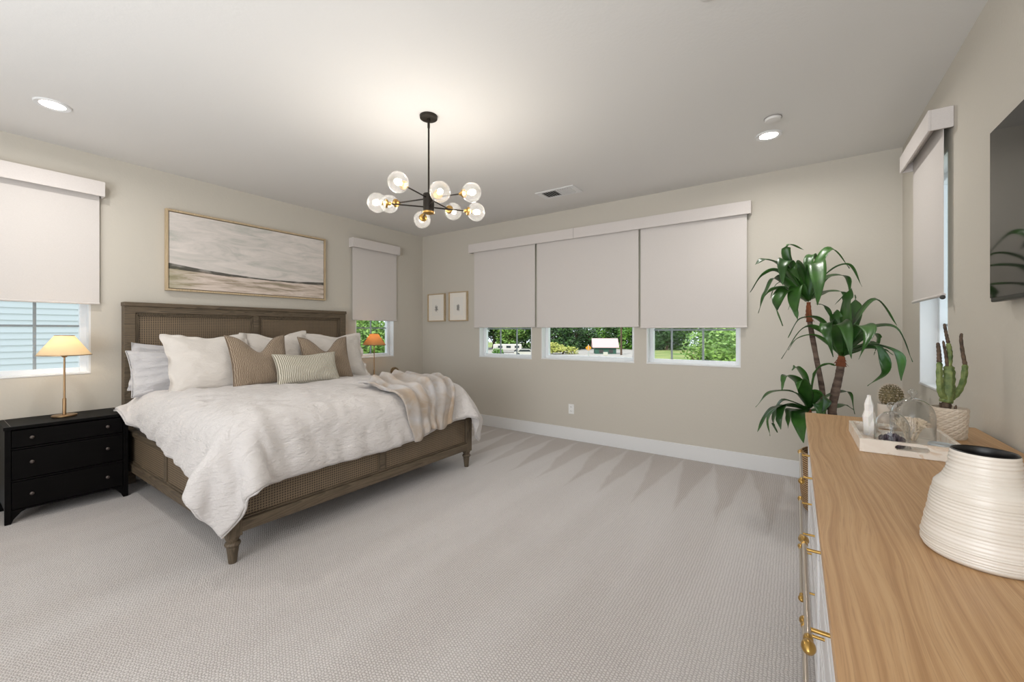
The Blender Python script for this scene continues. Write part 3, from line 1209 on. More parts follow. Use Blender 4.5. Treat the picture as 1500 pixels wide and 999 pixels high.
# filling: puffed pillowy surface on top
for i in range(NX):
    for j in range(NY):
        p = X[i, j]
        top = max(0, min(1, (p[2] - .60) / .12))
        ex = min(1, max(0, (XF - .02 - p[0]) / .35)) * min(1, max(0, (p[1] - Y0) / .3)) * min(1, max(0, (Y1 - p[1]) / .3))
        p[2] += top * (.030 * ex + .016 * fbm(p[0] * 2.2, p[1] * 2.2, .3, 3))
        q = fbm(p[0] * 3.5 + p[1] * 1.5, p[1] * 7 - p[0] * 2.0, p[2] * 3, 3, 4)
        side = 1 - top
        wv = fbm(p[0] * 5.5 + p[1] * 3.0, p[1] * 11 - p[0] * 3.5, p[2] * 2, 4, 9)
        p[2] += top * .007 * (1 - abs(wv) * 3)
        if side > 0:
            if p[1] < Y0 + .05:
                p[1] -= side * max(0, .014 + .020 * q)
            elif p[0] > XF - .05:
                p[0] += side * max(0, .012 + .022 * q)
# long tension folds sweeping over the near side and the foot
for i in range(NX):
    for j in range(NY):
        p = X[i, j]
        dy = p[1] - Y0
        if dy < .55:
            f = p[0] - (p[2] + max(0, dy)) * .95 + .05 * fbm(p[0] * 2, p[2] * 2, 1, 2, 3)
            am = max(0, 1 - max(0, dy - .02) / .5) * (.35 + .9 * max(0, fbm(p[0] * 1.7, p[2] * 1.7, 2, 2, 6) + .45))
            rd = (1 - abs(math.sin(f * 14))) ** 1.4
            tp = max(0, min(1, (p[2] - .60) / .14))
            p[1] -= .040 * rd * am * (1 - tp) * max(.25, min(1, (p[2] - .40) / .25))
            p[2] += .024 * rd * am * tp
        dx = XF - p[0]
        if dx < .45 and p[1] > Y0 + .05:
            f = p[1] + .25 * (p[2] - max(0, dx)) + .06 * fbm(p[1] * 2, p[2] * 2, 4, 2, 3)
            am = max(0, 1 - max(0, dx) / .4) * max(0, .25 + fbm(p[1] * 1.5, p[2] * 1.5, 7, 2, 2) * 1.4)
            rd = (1 - abs(math.sin(f * 17))) ** 1.4
            tp = max(0, min(1, (p[2] - .60) / .14))
            p[0] += .032 * rd * am * (1 - tp)
            p[2] += .018 * rd * am * tp
DUVET = X.copy()
print('NEARHEM', [(round(X[i, 0][0], 2), round(X[i, 0][1], 2), round(X[i, 0][2], 2)) for i in range(0, NX, 9)])
print('FOOTHEM', [(round(X[-1, i][0], 2), round(X[-1, i][1], 2), round(X[-1, i][2], 2)) for i in range(0, NY, 9)])
duvet = cloth_object(X, 'duvet', M['linen'], None, .022, 1, 1)
tag(duvet, 'rumpled white linen duvet draped over the king bed', 'duvet')
# sewn flange along the duvet hem
b = MB()
edge = [X[i, 0] for i in range(NX)] + [X[-1, j] for j in range(1, NY)]
edge = [Vector(e) for e in edge]
b.tube(edge, .007, 6)
b.build('hem', M['linen'], duvet, smooth=True)

# ------------------------------------------------------------------ throw
bv_v = [tuple(v_) for v_ in (X.reshape(-1, 3))]
bv_f = [(i * NY + j, (i + 1) * NY + j, (i + 1) * NY + j + 1, i * NY + j + 1) for i in range(NX - 1) for j in range(NY - 1)]
BV = BVHTree.FromPolygons(bv_v, bv_f)
HG = 90
hx = np.linspace(-4.6, XF + .12, HG)
hy_ = np.linspace(Y0 - .12, Y1 + .15, HG)
HF = np.zeros((HG, HG))
for i, a in enumerate(hx):
    for j, c in enumerate(hy_):
        h_ = BV.ray_cast(Vector((a, c, 1.4)), Vector((0, 0, -1)))
        HF[i, j] = h_[0].z if h_[0] is not None else 0


def over_duvet(Xq, off=.03):
    Y = Xq.copy()
    fi = (Xq[..., 0] - hx[0]) / (hx[1] - hx[0])
    fj = (Xq[..., 1] - hy_[0]) / (hy_[1] - hy_[0])
    ok = (fi >= 0) & (fi < HG - 1) & (fj >= 0) & (fj < HG - 1)
    i = np.clip(fi.astype(int), 0, HG - 2)
    j = np.clip(fj.astype(int), 0, HG - 2)
    a, c = fi - i, fj - j
    z = HF[i, j] * (1 - a) * (1 - c) + HF[i + 1, j] * a * (1 - c) + HF[i, j + 1] * (1 - a) * c + HF[i + 1, j + 1] * a * c
    low = ok & (Y[..., 2] < z + off) & (z > .55)
    Y[low, 2] = z[low] + off
    return Y


TN, TM = 64, 56
LU, LV = 1.02, .98              # length down the bed / across
tu = np.linspace(0, 1, TN)
tv_ = np.linspace(0, 1, TM)
rest = np.zeros((TN, TM, 3))
rest[..., 0] = tu[:, None] * LU
rest[..., 1] = tv_[None, :] * LV * (1 - .55 * tu[:, None])
P = np.zeros((TN, TM, 3))
for i in range(TN):
    for j in range(TM):
        s_, t_ = tu[i], tv_[j]
        l0, l1 = Vector((-3.00, 2.10)), Vector((-2.29, 2.20))
        r0, rm, r1 = Vector((-3.34, 2.98)), Vector((-2.86, 2.98)), Vector((-2.32, 2.56))
        left = l0.lerp(l1, s_) + Vector((.06, -.05)) * math.sin(PI * s_) * .4
        right = r0 * (1 - s_) ** 2 + rm * 2 * s_ * (1 - s_) + r1 * s_ * s_
        c_ = left.lerp(right, t_)
        P[i, j, 0] = c_.x + .02 * math.sin(7 * s_ + 9 * t_)
        P[i, j, 1] = c_.y
        P[i, j, 2] = .88 + .008 * math.sin(t_ * 2 * PI * 4.3 + 2.6 * s_)
rest = P * 1.05
rest[..., 2] = 0
X = drape(P, rest, [over_duvet, rbox((-4.66, Y0 - .06, -.2), (XF + .062, Y1 + .08, .53), .04), rbox((-4.66, Y0 - .03, .2), (XF + .035, Y1 + .04, .80), .13)], steps=45, iters=10, bend=.35, fric=.92)
for i in range(TN):
    for j in range(TM):
        s_, t_ = tu[i], tv_[j]
        rd = (1 - abs(math.sin(t_ * PI * 4.8 + 1.5 * s_ + 1.9 * fbm(s_ * 1.8, t_ * 2.2, 0, 2, 5)))) ** 1.3 * (.55 + .9 * abs(fbm(s_ * 2.4, t_ * 3, 3, 2, 8)) * 2)
        rd2 = .5 + .5 * math.sin(s_ * 9 + t_ * 4)
        h_ = .050 * rd + .020 * rd2 * (1 - s_)
        tp = max(0, min(1, (X[i, j][2] - .55) / .2))
        X[i, j][2] += h_ * tp
        X[i, j][0] += h_ * (1 - tp) * .6
for i in range(TN):
    for j in range(TM):
        p = Vector(X[i, j])
        co, no, _, dd = BV.find_nearest(p)
        if co is not None:
            out = no if no.z > -.2 else -no
            dsg = (p - co).dot(out)
            if dsg < .022:
                p = co + out * .022 if dsg < 0 or dd < .022 else p
                X[i, j] = p
throw = cloth_object(X, 'throw_blanket', M['fur'], None, .018, 1, 1)
tag(throw, 'crumpled beige and cream faux fur throw over the foot of the bed', 'blanket')

# ------------------------------------------------------------------ pillows
def pillow(name, label, cat, c, w, h, t, lean, yaw=0, m='sham', flange=0, chop=0, k=.07, seed=0, roll=0, group=None, wr=1.0, edge=None):
    """c: centre of the bottom edge; w along the bed's width, h up, leaning back towards the headboard"""
    N = 34
    ext = 1 + flange
    rot = Matrix.Rotation(R(yaw), 3, 'Z') @ Matrix.Rotation(-R(lean), 3, 'Y') @ Matrix.Rotation(R(roll), 3, 'X')
    c = Vector(c)
    def pt(s, q, side):
        a, b_ = max(-1, min(1, s)), max(-1, min(1, q))
        x = s * w / 2 * (1 - k * (1 - b_ * b_))
        z = q * h / 2 * (1 - k * (1 - a * a))
        core = max(0, (1 - a * a)) ** .42 * max(0, (1 - b_ * b_)) ** .42
        th = t / 2 * core * side
        # heavier low down
        th *= 1 + .22 * -b_ * (1 - abs(a) * .4)
        n_ = fbm(s * 2.2, q * 2.2, side * 3, 3, seed)
        th += side * wr * .012 * n_ * (core ** .5)
        if chop:
            u = math.exp(-(a / .42) ** 2)
            z -= chop * u * max(0, (b_ + .25) / 1.25) ** 1.5
            th *= 1 - .35 * u * max(0, b_)
        bend = 0
        if abs(s) > 1 or abs(q) > 1:
            bend = .07 * fbm(q * 2.6, seed, 0, 2) * max(0, abs(s) - 1) / max(.01, flange) + .03 * fbm(s * 2.6, seed, 5, 2) * max(0, abs(q) - 1) / max(.01, flange)
            th = .0025 * side
        if wr > 1.2:
            th += side * .018 * (1 - abs(math.sin(q * 9 + 1.6 * s + 2 * fbm(s, q, 0, 2, seed)))) * core ** .5
        # pinch wrinkles radiating from the corners
        cr = math.exp(-((1 - abs(a)) ** 2 + (1 - abs(b_)) ** 2) / .18)
        th += side * .006 * wr * math.sin(math.atan2(1.02 - abs(b_), 1.02 - abs(a)) * 14 + seed) * cr * core ** .3
        p = Vector((th + bend, x, z + h / 2))
        return rot @ p + c
    b = MB()
    bm = b.bm
    vals = [-ext + 2 * ext * i / N for i in range(N + 1)]
    vals = [math.copysign(abs(v / ext) ** .85 * ext, v) for v in vals]
    uvl = bm.loops.layers.uv.verify()
    F, Bk = {}, {}
    for i, s in enumerate(vals):
        for j, q in enumerate(vals):
            F[i, j] = bm.verts.new(pt(s, q, 1))
            if i in (0, N) or j in (0, N):
                Bk[i, j] = F[i, j]
            else:
                Bk[i, j] = bm.verts.new(pt(s, q, -1))
    for i in range(N):
        for j in range(N):
            for D, fl in ((F, False), (Bk, True)):
                ids = [(i, j), (i + 1, j), (i + 1, j + 1), (i, j + 1)]
                if fl:
                    ids.reverse()
                f = bm.faces.new([D[x] for x in ids])
                for l, x in zip(f.loops, ids):
                    l[uvl].uv = (vals[x[0]] * w / 2, vals[x[1]] * h / 2)
    o = b.build(name, M[m], None, smooth=True)
    sb = o.modifiers.new('sub', 'SUBSURF')
    sb.levels = sb.render_levels = 1
    tag(o, label, cat, group)
    # seam piping round the stuffed part
    pts = []
    for s in [x / 14 for x in range(-14, 15)]:
        pts.append(pt(s, 1, 0))
    for q in [x / 14 for x in range(13, -15, -1)]:
        pts.append(pt(1, q, 0))
    for s in [x / 14 for x in range(13, -15, -1)]:
        pts.append(pt(s, -1, 0))
    for q in [x / 14 for x in range(-13, 15)]:
        pts.append(pt(-1, q, 0))
    e = MB()
    e.tube(pts, .0035 if not flange else .0028, 6)
    e.build('piping', M[edge or m], o, smooth=True)
    return o


ZT = .795
pillow('bed_pillow', 'pale grey pillow lowest and furthest back, its corner poking out beside the headboard', 'pillow', (-4.475, 1.34, ZT - .03), .74, .40, .09, 18, m='linen_grey', wr=1.4, flange=.05, seed=9, k=.05, roll=-7, group='sleeping pillows')
pillow('bed_pillow', 'wrinkled pale grey pillow standing between the headboard and the big cream sham', 'pillow', (-4.315, 1.32, ZT - .03), .74, .40, .15, 24, m='linen_grey', flange=.0, seed=2, k=.05, roll=0, wr=1.8, group='sleeping pillows', edge='linen_grey')
SH = 'large flanged shams at the headboard'
pillow('euro_sham', 'big cream square sham with wide flange, nearest the cream lamp', 'pillow', (-4.105, 1.45, ZT - .02), .58, .50, .18, 22, m='sham', flange=.15, seed=5, k=.08, chop=.025, group=SH)
pillow('euro_sham', 'big cream square sham in the middle, its folded corner rising behind the pinstriped cushions', 'pillow', (-4.18, 2.07, ZT - .01), .58, .50, .20, 20, m='sham', flange=.15, seed=7, k=.08, chop=.05, group=SH, roll=2)
pillow('euro_sham', 'big cream square sham nearest the narrow window', 'pillow', (-4.15, 2.68, ZT - .02), .58, .50, .20, 21, m='sham', flange=.14, seed=12, k=.08, chop=.03, yaw=-4, group=SH)
BR = 'tan pinstriped square cushions'
pillow('square_cushion', 'tan pinstriped cushion with a chopped top, leaning on the sham nearest the cream lamp', 'cushion', (-3.95, 1.78, ZT - .01), .52, .50, .16, 20, m='brown_stripe', chop=.15, seed=3, k=.09, group=BR, yaw=2)
pillow('square_cushion', 'tan pinstriped cushion with a chopped top, partly behind the striped oblong cushion', 'cushion', (-3.98, 2.43, ZT - .02), .52, .49, .16, 21, m='brown_stripe', chop=.15, seed=6, k=.09, group=BR, yaw=-6)
pillow('lumbar_cushion', 'small oblong cushion with fine cream and olive stripes in front of the others', 'cushion', (-3.80, 2.12, ZT + .005), .60, .30, .13, 22, m='lumbar', chop=.015, seed=8, k=.07, yaw=-3)

# ------------------------------------------------------------------ nightstands and lamps
def nightstand(loc, label):
    x0, x1, y0, y1 = -4.70, -4.305, .318, .930
    ns = thing('nightstand', label, 'nightstand', (-4.5, .624, 0), 'black nightstands either side of the bed')
    tp = MB().box((x0 - .0, y0 - .006, .630), (x1 + .008, y1 + .006, .652), .003).build('top', M['black_wood'], ns)
    for yy in (y0 + .024, y1 - .028):
        MB().box((x0 + .004, yy, .6515), (x1 - .018, yy + .004, .6525)).build('inlay_line', M['knob_metal'], tp)
    b = MB()
    k = .028
    for (a, c) in ((x0, y0), (x1 - k, y0), (x0, y1 - k), (x1 - k, y1 - k)):
        b.box((a, c, 0), (a + k, c + k, .632), .002)
    b.box((x0 + .003, y0 + .004, .085), (x1 - .02, y0 + .014, .632))
    b.box((x0 + .003, y1 - .014, .085), (x1 - .02, y1 - .004, .632))
    b.box((x0 + .002, y0 + .01, .085), (x0 + .010, y1 - .01, .632))
    b.box((x0 + .01, y0 + .01, .085), (x1 - .012, y1 - .01, .10))
    for z in (.085, .283, .497):
        b.box((x1 - .03, y0 + k, z - .004), (x1 - .002, y1 - k, z + .006), .001)
    # bracket feet
    for (yy, s) in ((y0 + k, 1), (y1 - k, -1)):
        b.prism([(yy, .085), (yy + s * .075, .085), (yy + s * .045, .07), (yy + s * .012, .03), (yy, .0)], 'yz', x1 - .022, x1 - .004)
    for yy in (y0 + .004, y1 - .016):
        b.prism([(x1 - k, .085), (x1 - k - .07, .085), (x1 - k - .04, .07), (x1 - k - .01, .03), (x1 - k, 0)], 'xz', yy, yy + .012)
    b.build('case', M['black_wood'], ns)
    for (za, zb_, kz) in ((.507, .622, .567), (.293, .489, .400), (.095, .275, .183)):
        d = MB().box((x1 - .028, y0 + k + .003, za), (x1 - .001, y1 - k - .003, zb_), .003).build('drawer', M['black_wood'], ns)
        for ky in (.436, .811):
            MB().lathe([(0, .022), (.008, .021), (.0115, .016), (.010, .011), (.005, .007), (.0045, 0), (.008, -.001)], (x1, ky, kz), 16, axis='x').build('knob', M['knob_metal'], d, smooth=True, angle=50)
    if loc:
        ns.location = loc
        ns['label'] = label
    return ns


ns = nightstand(None, 'black three-drawer nightstand under the cream lamp')
copy_tree(ns, (-4.5, 3.405, 0), label='black nightstand mostly hidden behind the bed, under the tan lamp')


def table_lamp(x, y, z, label, sh, power, col):
    r = thing('table_lamp', label, 'lamp', (x, y, z), 'slim brass table lamps')
    MB().lathe([(0, 0), (.066, 0), (.068, .002), (.068, .009), (.066, .011), (.015, .013), (0, .013)], (x, y, z), 40).build('base', M['lamp_brass'], r, smooth=True, angle=35)
    MB().lathe([(.0105, .012), (.0105, .13), (.0085, .133), (.0065, .136), (.006, .30), (.0055, .44), (.012, .442), (.020, .452), (.021, .462), (.017, .47), (.011, .472), (0, .473)], (x, y, z), 20).build('stem', M['lamp_brass'], r, smooth=True, angle=40)
    MB().lathe([(.145, .457), (.146, .459), (.143, .4615), (.052, .604), (.050, .604), (.1425, .457), (.145, .457)], (x, y, z), 48).build('lamp_shade', sh, r, smooth=True, angle=50)
    b = MB()
    b.lathe([(.145, .455), (.1475, .456), (.1475, .4605), (.1445, .4615)], (x, y, z), 48)
    b.lathe([(.0495, .602), (.0535, .602), (.0535, .606), (.0495, .606)], (x, y, z), 40)
    b.build('shade_trim', M['lamp_brass'], r)
    bl = MB().sphere((x, y, z + .515), .024, 14, 10, (1, 1, 1.25)).build('bulb', M['bulb'], r, smooth=True)
    l = lamp('bulb_light', 'POINT', (0, 0, .53), power, col, .03)
    l.parent = r
    sp_ = MB()
    for a in range(3):
        an = a * 2 * PI / 3 + .3
        sp_.tube([(x, y, z + .603), (x + .051 * math.cos(an), y + .051 * math.sin(an), z + .603)], .0015, 6)
    sp_.tube([(x, y, z + .545), (x, y, z + .603)], .003, 6)
    sp_.build('shade_support', M['lamp_brass'], r)
    return r


table_lamp(-4.515, .617, .6545, 'lit brass table lamp with a cream cone shade on the near nightstand', M['shade_cream'], 3.8, (1, .86, .68))
table_lamp(-4.52, 3.372, .6545, 'brass table lamp with a tan cone shade in front of the narrow window', M['shade_tan'], 2.2, (1, .66, .36))

# dried artichoke in a small white cup on the far nightstand
ac = thing('dried_artichoke', 'dried brown artichoke head in a small white cup on the far nightstand', 'ornament', (-4.43, 3.63, .6545))
MB().lathe([(0, 0), (.028, 0), (.034, .01), (.036, .055), (.033, .056), (.03, .012), (0, .01)], (-4.43, 3.63, .6545), 24).build('cup', M['ceramic'], ac, smooth=True, angle=40)
b = MB()
b.sphere((-4.43, 3.63, .755), .032, 12, 8)
for ring in range(6):
    ph = R(-40 + ring * 22)
    nn = (8, 10, 10, 9, 6, 4)[ring]
    for k in range(nn):
        a = 2 * PI * (k + .5 * (ring % 2)) / nn
        dr = Vector((math.cos(a) * math.cos(ph), math.sin(a) * math.cos(ph), math.sin(ph)))
        c = Vector((-4.43, 3.63, .752))
        p0, p1, p2 = c + dr * .022, c + dr * .042, c + (dr + Vector((0, 0, .3))).normalized() * .064
        b.tube([p0, p1, p2], [.008, .011, .001], 5)
b.tube([(-4.43, 3.63, .668), (-4.43, 3.63, .73)], .006, 8)
b.build('petals', M['artichoke'], ac)

# ------------------------------------------------------------------ chandelier
CX, CY = -2.035, 1.953
ch = thing('chandelier', 'black and brass chandelier with eight clear glass globes', 'chandelier', (CX, CY, 2.04))
MB().lathe([(0, -.022), (.052, -.022), (.058, -.018), (.060, -.001), (0, -.001)], (CX, CY, H), 40).build('canopy', M['black_metal'], ch, smooth=True, angle=35)
MB().lathe([(.006, 2.21), (.006, 2.66), (.0085, 2.662), (.0085, 2.70), (.011, 2.702), (.011, 2.722)], (CX, CY, 0), 16).build('rod', M['black_metal'], ch, smooth=True, angle=35)
hub = MB().lathe([(0, 2.085), (.034, 2.085), (.037, 2.088), (.037, 2.215), (.034, 2.218), (0, 2.218)], (CX, CY, 0), 32).build('hub', M['black_metal'], ch, smooth=True, angle=35)
b = MB().lathe([(0, 2.076), (.009, 2.077), (.012, 2.082), (.030, 2.083), (.0385, 2.086), (.0385, 2.097), (.034, 2.099)], (CX, CY, 0), 32)
b.build('hub_ring', M['brass'], hub, smooth=True, angle=35)
yaw0 = 34.68
for lvl, (z, rad, angs) in enumerate([(2.187, .325, (-22, 68, 158, 248)), (2.128, .33, (20, 110, 197, 293))]):
    for a in angs:
        t_ = R(a + yaw0)
        d_ = Vector((math.cos(t_), math.sin(t_), 0))
        c = Vector((CX, CY, z))
        gc = c + d_ * rad
        arm = MB().tube([c + d_ * .03, gc - d_ * .085], .0048, 10).build('arm', M['black_metal'], ch, smooth=True, angle=40)
        mx = Matrix((( d_.x, -d_.y, 0), (d_.y, d_.x, 0), (0, 0, 1)))
        MB().lathe([(0, -.088), (.010, -.088), (.013, -.080), (.013, -.070), (.026, -.066), (.029, -.060), (.029, -.050), (.018, -.044), (.012, -.040), (.012, -.026), (0, -.026)], gc, 24, axis='x', mx=mx).build('socket', M['brass'], arm, smooth=True, angle=35)
        gl = []
        for k in range(15):
            ph = R(158) * (1 - k / 14)
            gl.append((.063 * math.sin(ph), .063 * math.cos(ph)))
        gl[-1] = (0, .063)
        MB().lathe(gl, gc, 32, axis='x', mx=mx).build('globe', M['globe'], arm, smooth=True)
        MB().lathe([(0, -.030), (.007, -.028), (.009, -.015), (.0165, .005), (.017, .014), (.012, .025), (0, .030)], gc, 16, axis='x', mx=mx).build('bulb', M['bulb'], arm, smooth=True)
        l = lamp('globe_light', 'POINT', gc - Vector((CX, CY, 2.04)), 7.0, (1, .94, .87), .022)
        l.parent = ch

# ------------------------------------------------------------------ dracaena in a basket
PX, PY = .27, 3.68
dr = thing('dracaena', 'tall green dracaena with several leafy crowns in the corner behind the dresser', 'plant', (PX, PY, 0))
MB().lathe([(0, .004), (.205, 0), (.225, .02), (.243, .15), (.246, .30), (.236, .40), (.240, .42), (.230, .425), (.222, .40), (.225, .34), (0, .335)], (PX, PY, 0), 48).build('basket', M['basket'], dr, smooth=True, angle=50)
MB().lathe([(0, .366), (.12, .362), (.224, .352), (.224, .338)], (PX, PY, 0), 32).build('soil', M['soil'], dr, smooth=True)
TR = [
    ([(.20, 3.72, .34), (.165, 3.701, .694), (.158, 3.696, .871), (.126, 3.674, 1.084), (.099, 3.656, 1.261), (.080, 3.643, 1.402), (.078, 3.641, 1.50)], .017),
    ([(.27, 3.72, .34), (.217, 3.701, .691), (.231, 3.711, .84), (.254, 3.727, .963), (.266, 3.735, 1.051), (.269, 3.72, 1.12)], .026),
    ([(.17, 3.62, .34), (.12, 3.60, .50), (.085, 3.61, .64), (.082, 3.61, .735)], .016),
]
for pts, rr in TR:
    c = catmull(pts, 36)
    rad = [rr * (1.1 - .25 * i / 36) * (1 + .10 * fbm(i * .7, rr * 90, 0, 2)) for i in range(37)]
    MB().tube(c[:31], rad[:31], 14).build('trunk', M['trunk'], dr, smooth=True)
    hk = c[28:]
    b = MB()
    b.tube(hk, [rad[28 + i] * (1.25 if i % 2 else 1.45) * (1 - .05 * i) for i in range(len(hk))], 14)
    for q in range(7):
        a = q * .9
        base = hk[min(3, q // 2)]
        dd = Vector((math.cos(a), math.sin(a), .2))
        b.tube([base, base + dd * rr * 1.2 + Vector((0, 0, .01)), base + dd * rr * 1.8 + Vector((0, 0, -.012))], [.004, .003, .0005], 5)
    b.build('husk', M['husk'], dr, smooth=True)
CROWN_TALL = [
  ((0.063,3.631,1.580), (-0.043,3.533,1.789), (-0.043,3.509,1.908), (0.048,3.559,1.867), 0.035),
  ((0.056,3.626,1.580), (-0.075,3.535,1.757), (-0.177,3.465,1.814), (-0.240,3.421,1.771), 0.045),
  ((0.056,3.626,1.544), (-0.091,3.573,1.727), (-0.197,3.548,1.715), (-0.278,3.516,1.580), 0.020),
  ((0.056,3.626,1.544), (-0.103,3.467,1.681), (-0.173,3.371,1.572), (-0.214,3.318,1.416), 0.040),
  ((0.056,3.626,1.535), (-0.033,3.662,1.651), (-0.118,3.700,1.651), (-0.161,3.719,1.539), 0.022),
  ((0.041,3.616,1.562), (-0.052,3.454,1.589), (-0.106,3.320,1.480), (-0.070,3.295,1.326), 0.045),
  ((0.063,3.631,1.544), (0.009,3.496,1.615), (-0.009,3.386,1.497), (0.014,3.354,1.359), 0.050),
  ((0.070,3.636,1.580), (0.112,3.519,1.772), (0.125,3.382,1.638), (0.118,3.304,1.460), 0.060),
  ((0.070,3.636,1.580), (-0.031,3.493,1.782), (-0.072,3.391,1.755), (-0.072,3.355,1.607), 0.050),
  ((0.078,3.641,1.597), (0.079,3.715,1.812), (0.111,3.810,1.868), (0.147,3.872,1.790), 0.035),
  ((0.085,3.646,1.597), (0.136,3.681,1.783), (0.216,3.737,1.890), (0.321,3.809,1.744), 0.045),
  ((0.085,3.646,1.580), (0.184,3.666,1.707), (0.309,3.704,1.761), (0.382,3.730,1.601), 0.022),
  ((0.085,3.646,1.562), (0.175,3.757,1.682), (0.312,3.900,1.697), (0.336,3.942,1.535), 0.035),
  ((0.085,3.646,1.544), (0.191,3.792,1.586), (0.301,3.941,1.582), (0.245,3.939,1.492), 0.030),
  ((0.070,3.636,1.544), (0.042,3.665,1.655), (-0.003,3.683,1.751), (-0.055,3.671,1.846), 0.050),
  ((0.070,3.636,1.562), (0.012,3.547,1.733), (-0.017,3.478,1.744), (0.026,3.483,1.638), 0.050),
  ((0.078,3.641,1.518), (0.056,3.650,1.617), (0.012,3.644,1.628), (-0.044,3.618,1.449), 0.012),
  ((0.063,3.631,1.544), (-0.018,3.648,1.604), (-0.139,3.637,1.610), (-0.194,3.635,1.553), 0.030),
]
CROWN_MID = [
  ((0.265,3.685,1.140), (0.282,3.697,1.296), (0.296,3.707,1.504), (0.325,3.727,1.594), 0.075),
  ((0.268,3.687,1.140), (0.257,3.729,1.296), (0.234,3.762,1.421), (0.230,3.783,1.418), 0.050),
  ((0.268,3.687,1.158), (0.333,3.674,1.356), (0.451,3.698,1.513), (0.562,3.745,1.329), 0.050),
  ((0.282,3.697,1.158), (0.373,3.682,1.296), (0.555,3.730,1.321), (0.640,3.750,1.087), 0.050),
  ((0.282,3.697,1.140), (0.393,3.628,1.213), (0.545,3.588,1.153), (0.548,3.517,0.979), 0.050),
  ((0.282,3.697,1.123), (0.440,3.709,1.212), (0.495,3.650,1.034), (0.388,3.528,0.934), 0.040),
  ((0.275,3.692,1.158), (0.340,3.543,1.328), (0.383,3.378,1.296), (0.314,3.233,1.120), 0.050),
  ((0.261,3.683,1.140), (0.190,3.512,1.346), (0.163,3.372,1.312), (0.199,3.336,1.125), 0.050),
  ((0.261,3.683,1.140), (0.221,3.485,1.329), (0.261,3.342,1.327), (0.285,3.274,1.121), 0.055),
  ((0.253,3.678,1.123), (0.154,3.609,1.296), (0.040,3.530,1.313), (-0.081,3.446,1.097), 0.025),
  ((0.253,3.678,1.140), (0.153,3.584,1.365), (0.026,3.471,1.381), (-0.042,3.413,1.245), 0.030),
  ((0.253,3.678,1.158), (0.214,3.699,1.384), (0.173,3.719,1.474), (0.122,3.709,1.490), 0.020),
  ((0.268,3.687,1.123), (0.398,3.802,1.279), (0.488,3.888,1.261), (0.463,3.884,1.120), 0.050),
  ((0.253,3.678,1.106), (0.127,3.639,1.261), (0.012,3.608,1.243), (-0.044,3.593,1.153), 0.025),
  ((0.265,3.685,1.140), (0.316,3.779,1.331), (0.365,3.871,1.475), (0.360,3.897,1.558), 0.060),
  ((0.282,3.697,1.140), (0.379,3.740,1.176), (0.488,3.791,1.177), (0.557,3.827,1.126), 0.040),
]
CROWN_LOW = [
  ((0.077,3.604,0.770), (-0.003,3.500,0.864), (-0.143,3.355,0.870), (-0.225,3.273,0.768), 0.032),
  ((0.084,3.609,0.805), (0.062,3.594,0.945), (0.012,3.559,1.042), (-0.020,3.537,1.012), 0.060),
  ((0.070,3.599,0.788), (0.026,3.520,0.933), (-0.059,3.413,0.989), (-0.076,3.376,0.886), 0.045),
  ((0.084,3.609,0.805), (0.111,3.579,1.002), (0.180,3.578,1.066), (0.227,3.587,1.054), 0.030),
  ((0.070,3.599,0.735), (-0.059,3.437,0.781), (-0.155,3.298,0.741), (-0.212,3.222,0.610), 0.035),
  ((0.055,3.589,0.735), (-0.074,3.475,0.774), (-0.159,3.392,0.691), (-0.147,3.388,0.558), 0.030),
  ((0.062,3.594,0.735), (-0.059,3.413,0.784), (-0.091,3.293,0.716), (-0.080,3.252,0.639), 0.035),
  ((0.062,3.594,0.717), (-0.031,3.529,0.735), (-0.043,3.521,0.682), (-0.043,3.521,0.598), 0.035),
  ((0.084,3.609,0.735), (0.025,3.422,0.741), (0.024,3.276,0.668), (0.043,3.216,0.575), 0.055),
  ((0.098,3.619,0.770), (0.201,3.714,0.837), (0.319,3.820,0.852), (0.354,3.856,0.690), 0.030),
  ((0.098,3.619,0.735), (0.217,3.749,0.745), (0.294,3.851,0.756), (0.355,3.918,0.712), 0.030),
  ((0.077,3.604,0.770), (-0.075,3.523,0.802), (-0.134,3.507,0.656), (-0.108,3.537,0.556), 0.035),
  ((0.077,3.604,0.770), (0.054,3.515,0.884), (0.025,3.422,0.960), (0.011,3.376,0.897), 0.050),
  ((0.077,3.604,0.788), (0.124,3.539,0.870), (0.175,3.477,0.832), (0.145,3.408,0.749), 0.050),
  ((0.084,3.609,0.735), (0.125,3.589,0.794), (0.145,3.554,0.750), (0.130,3.519,0.652), 0.050),
]



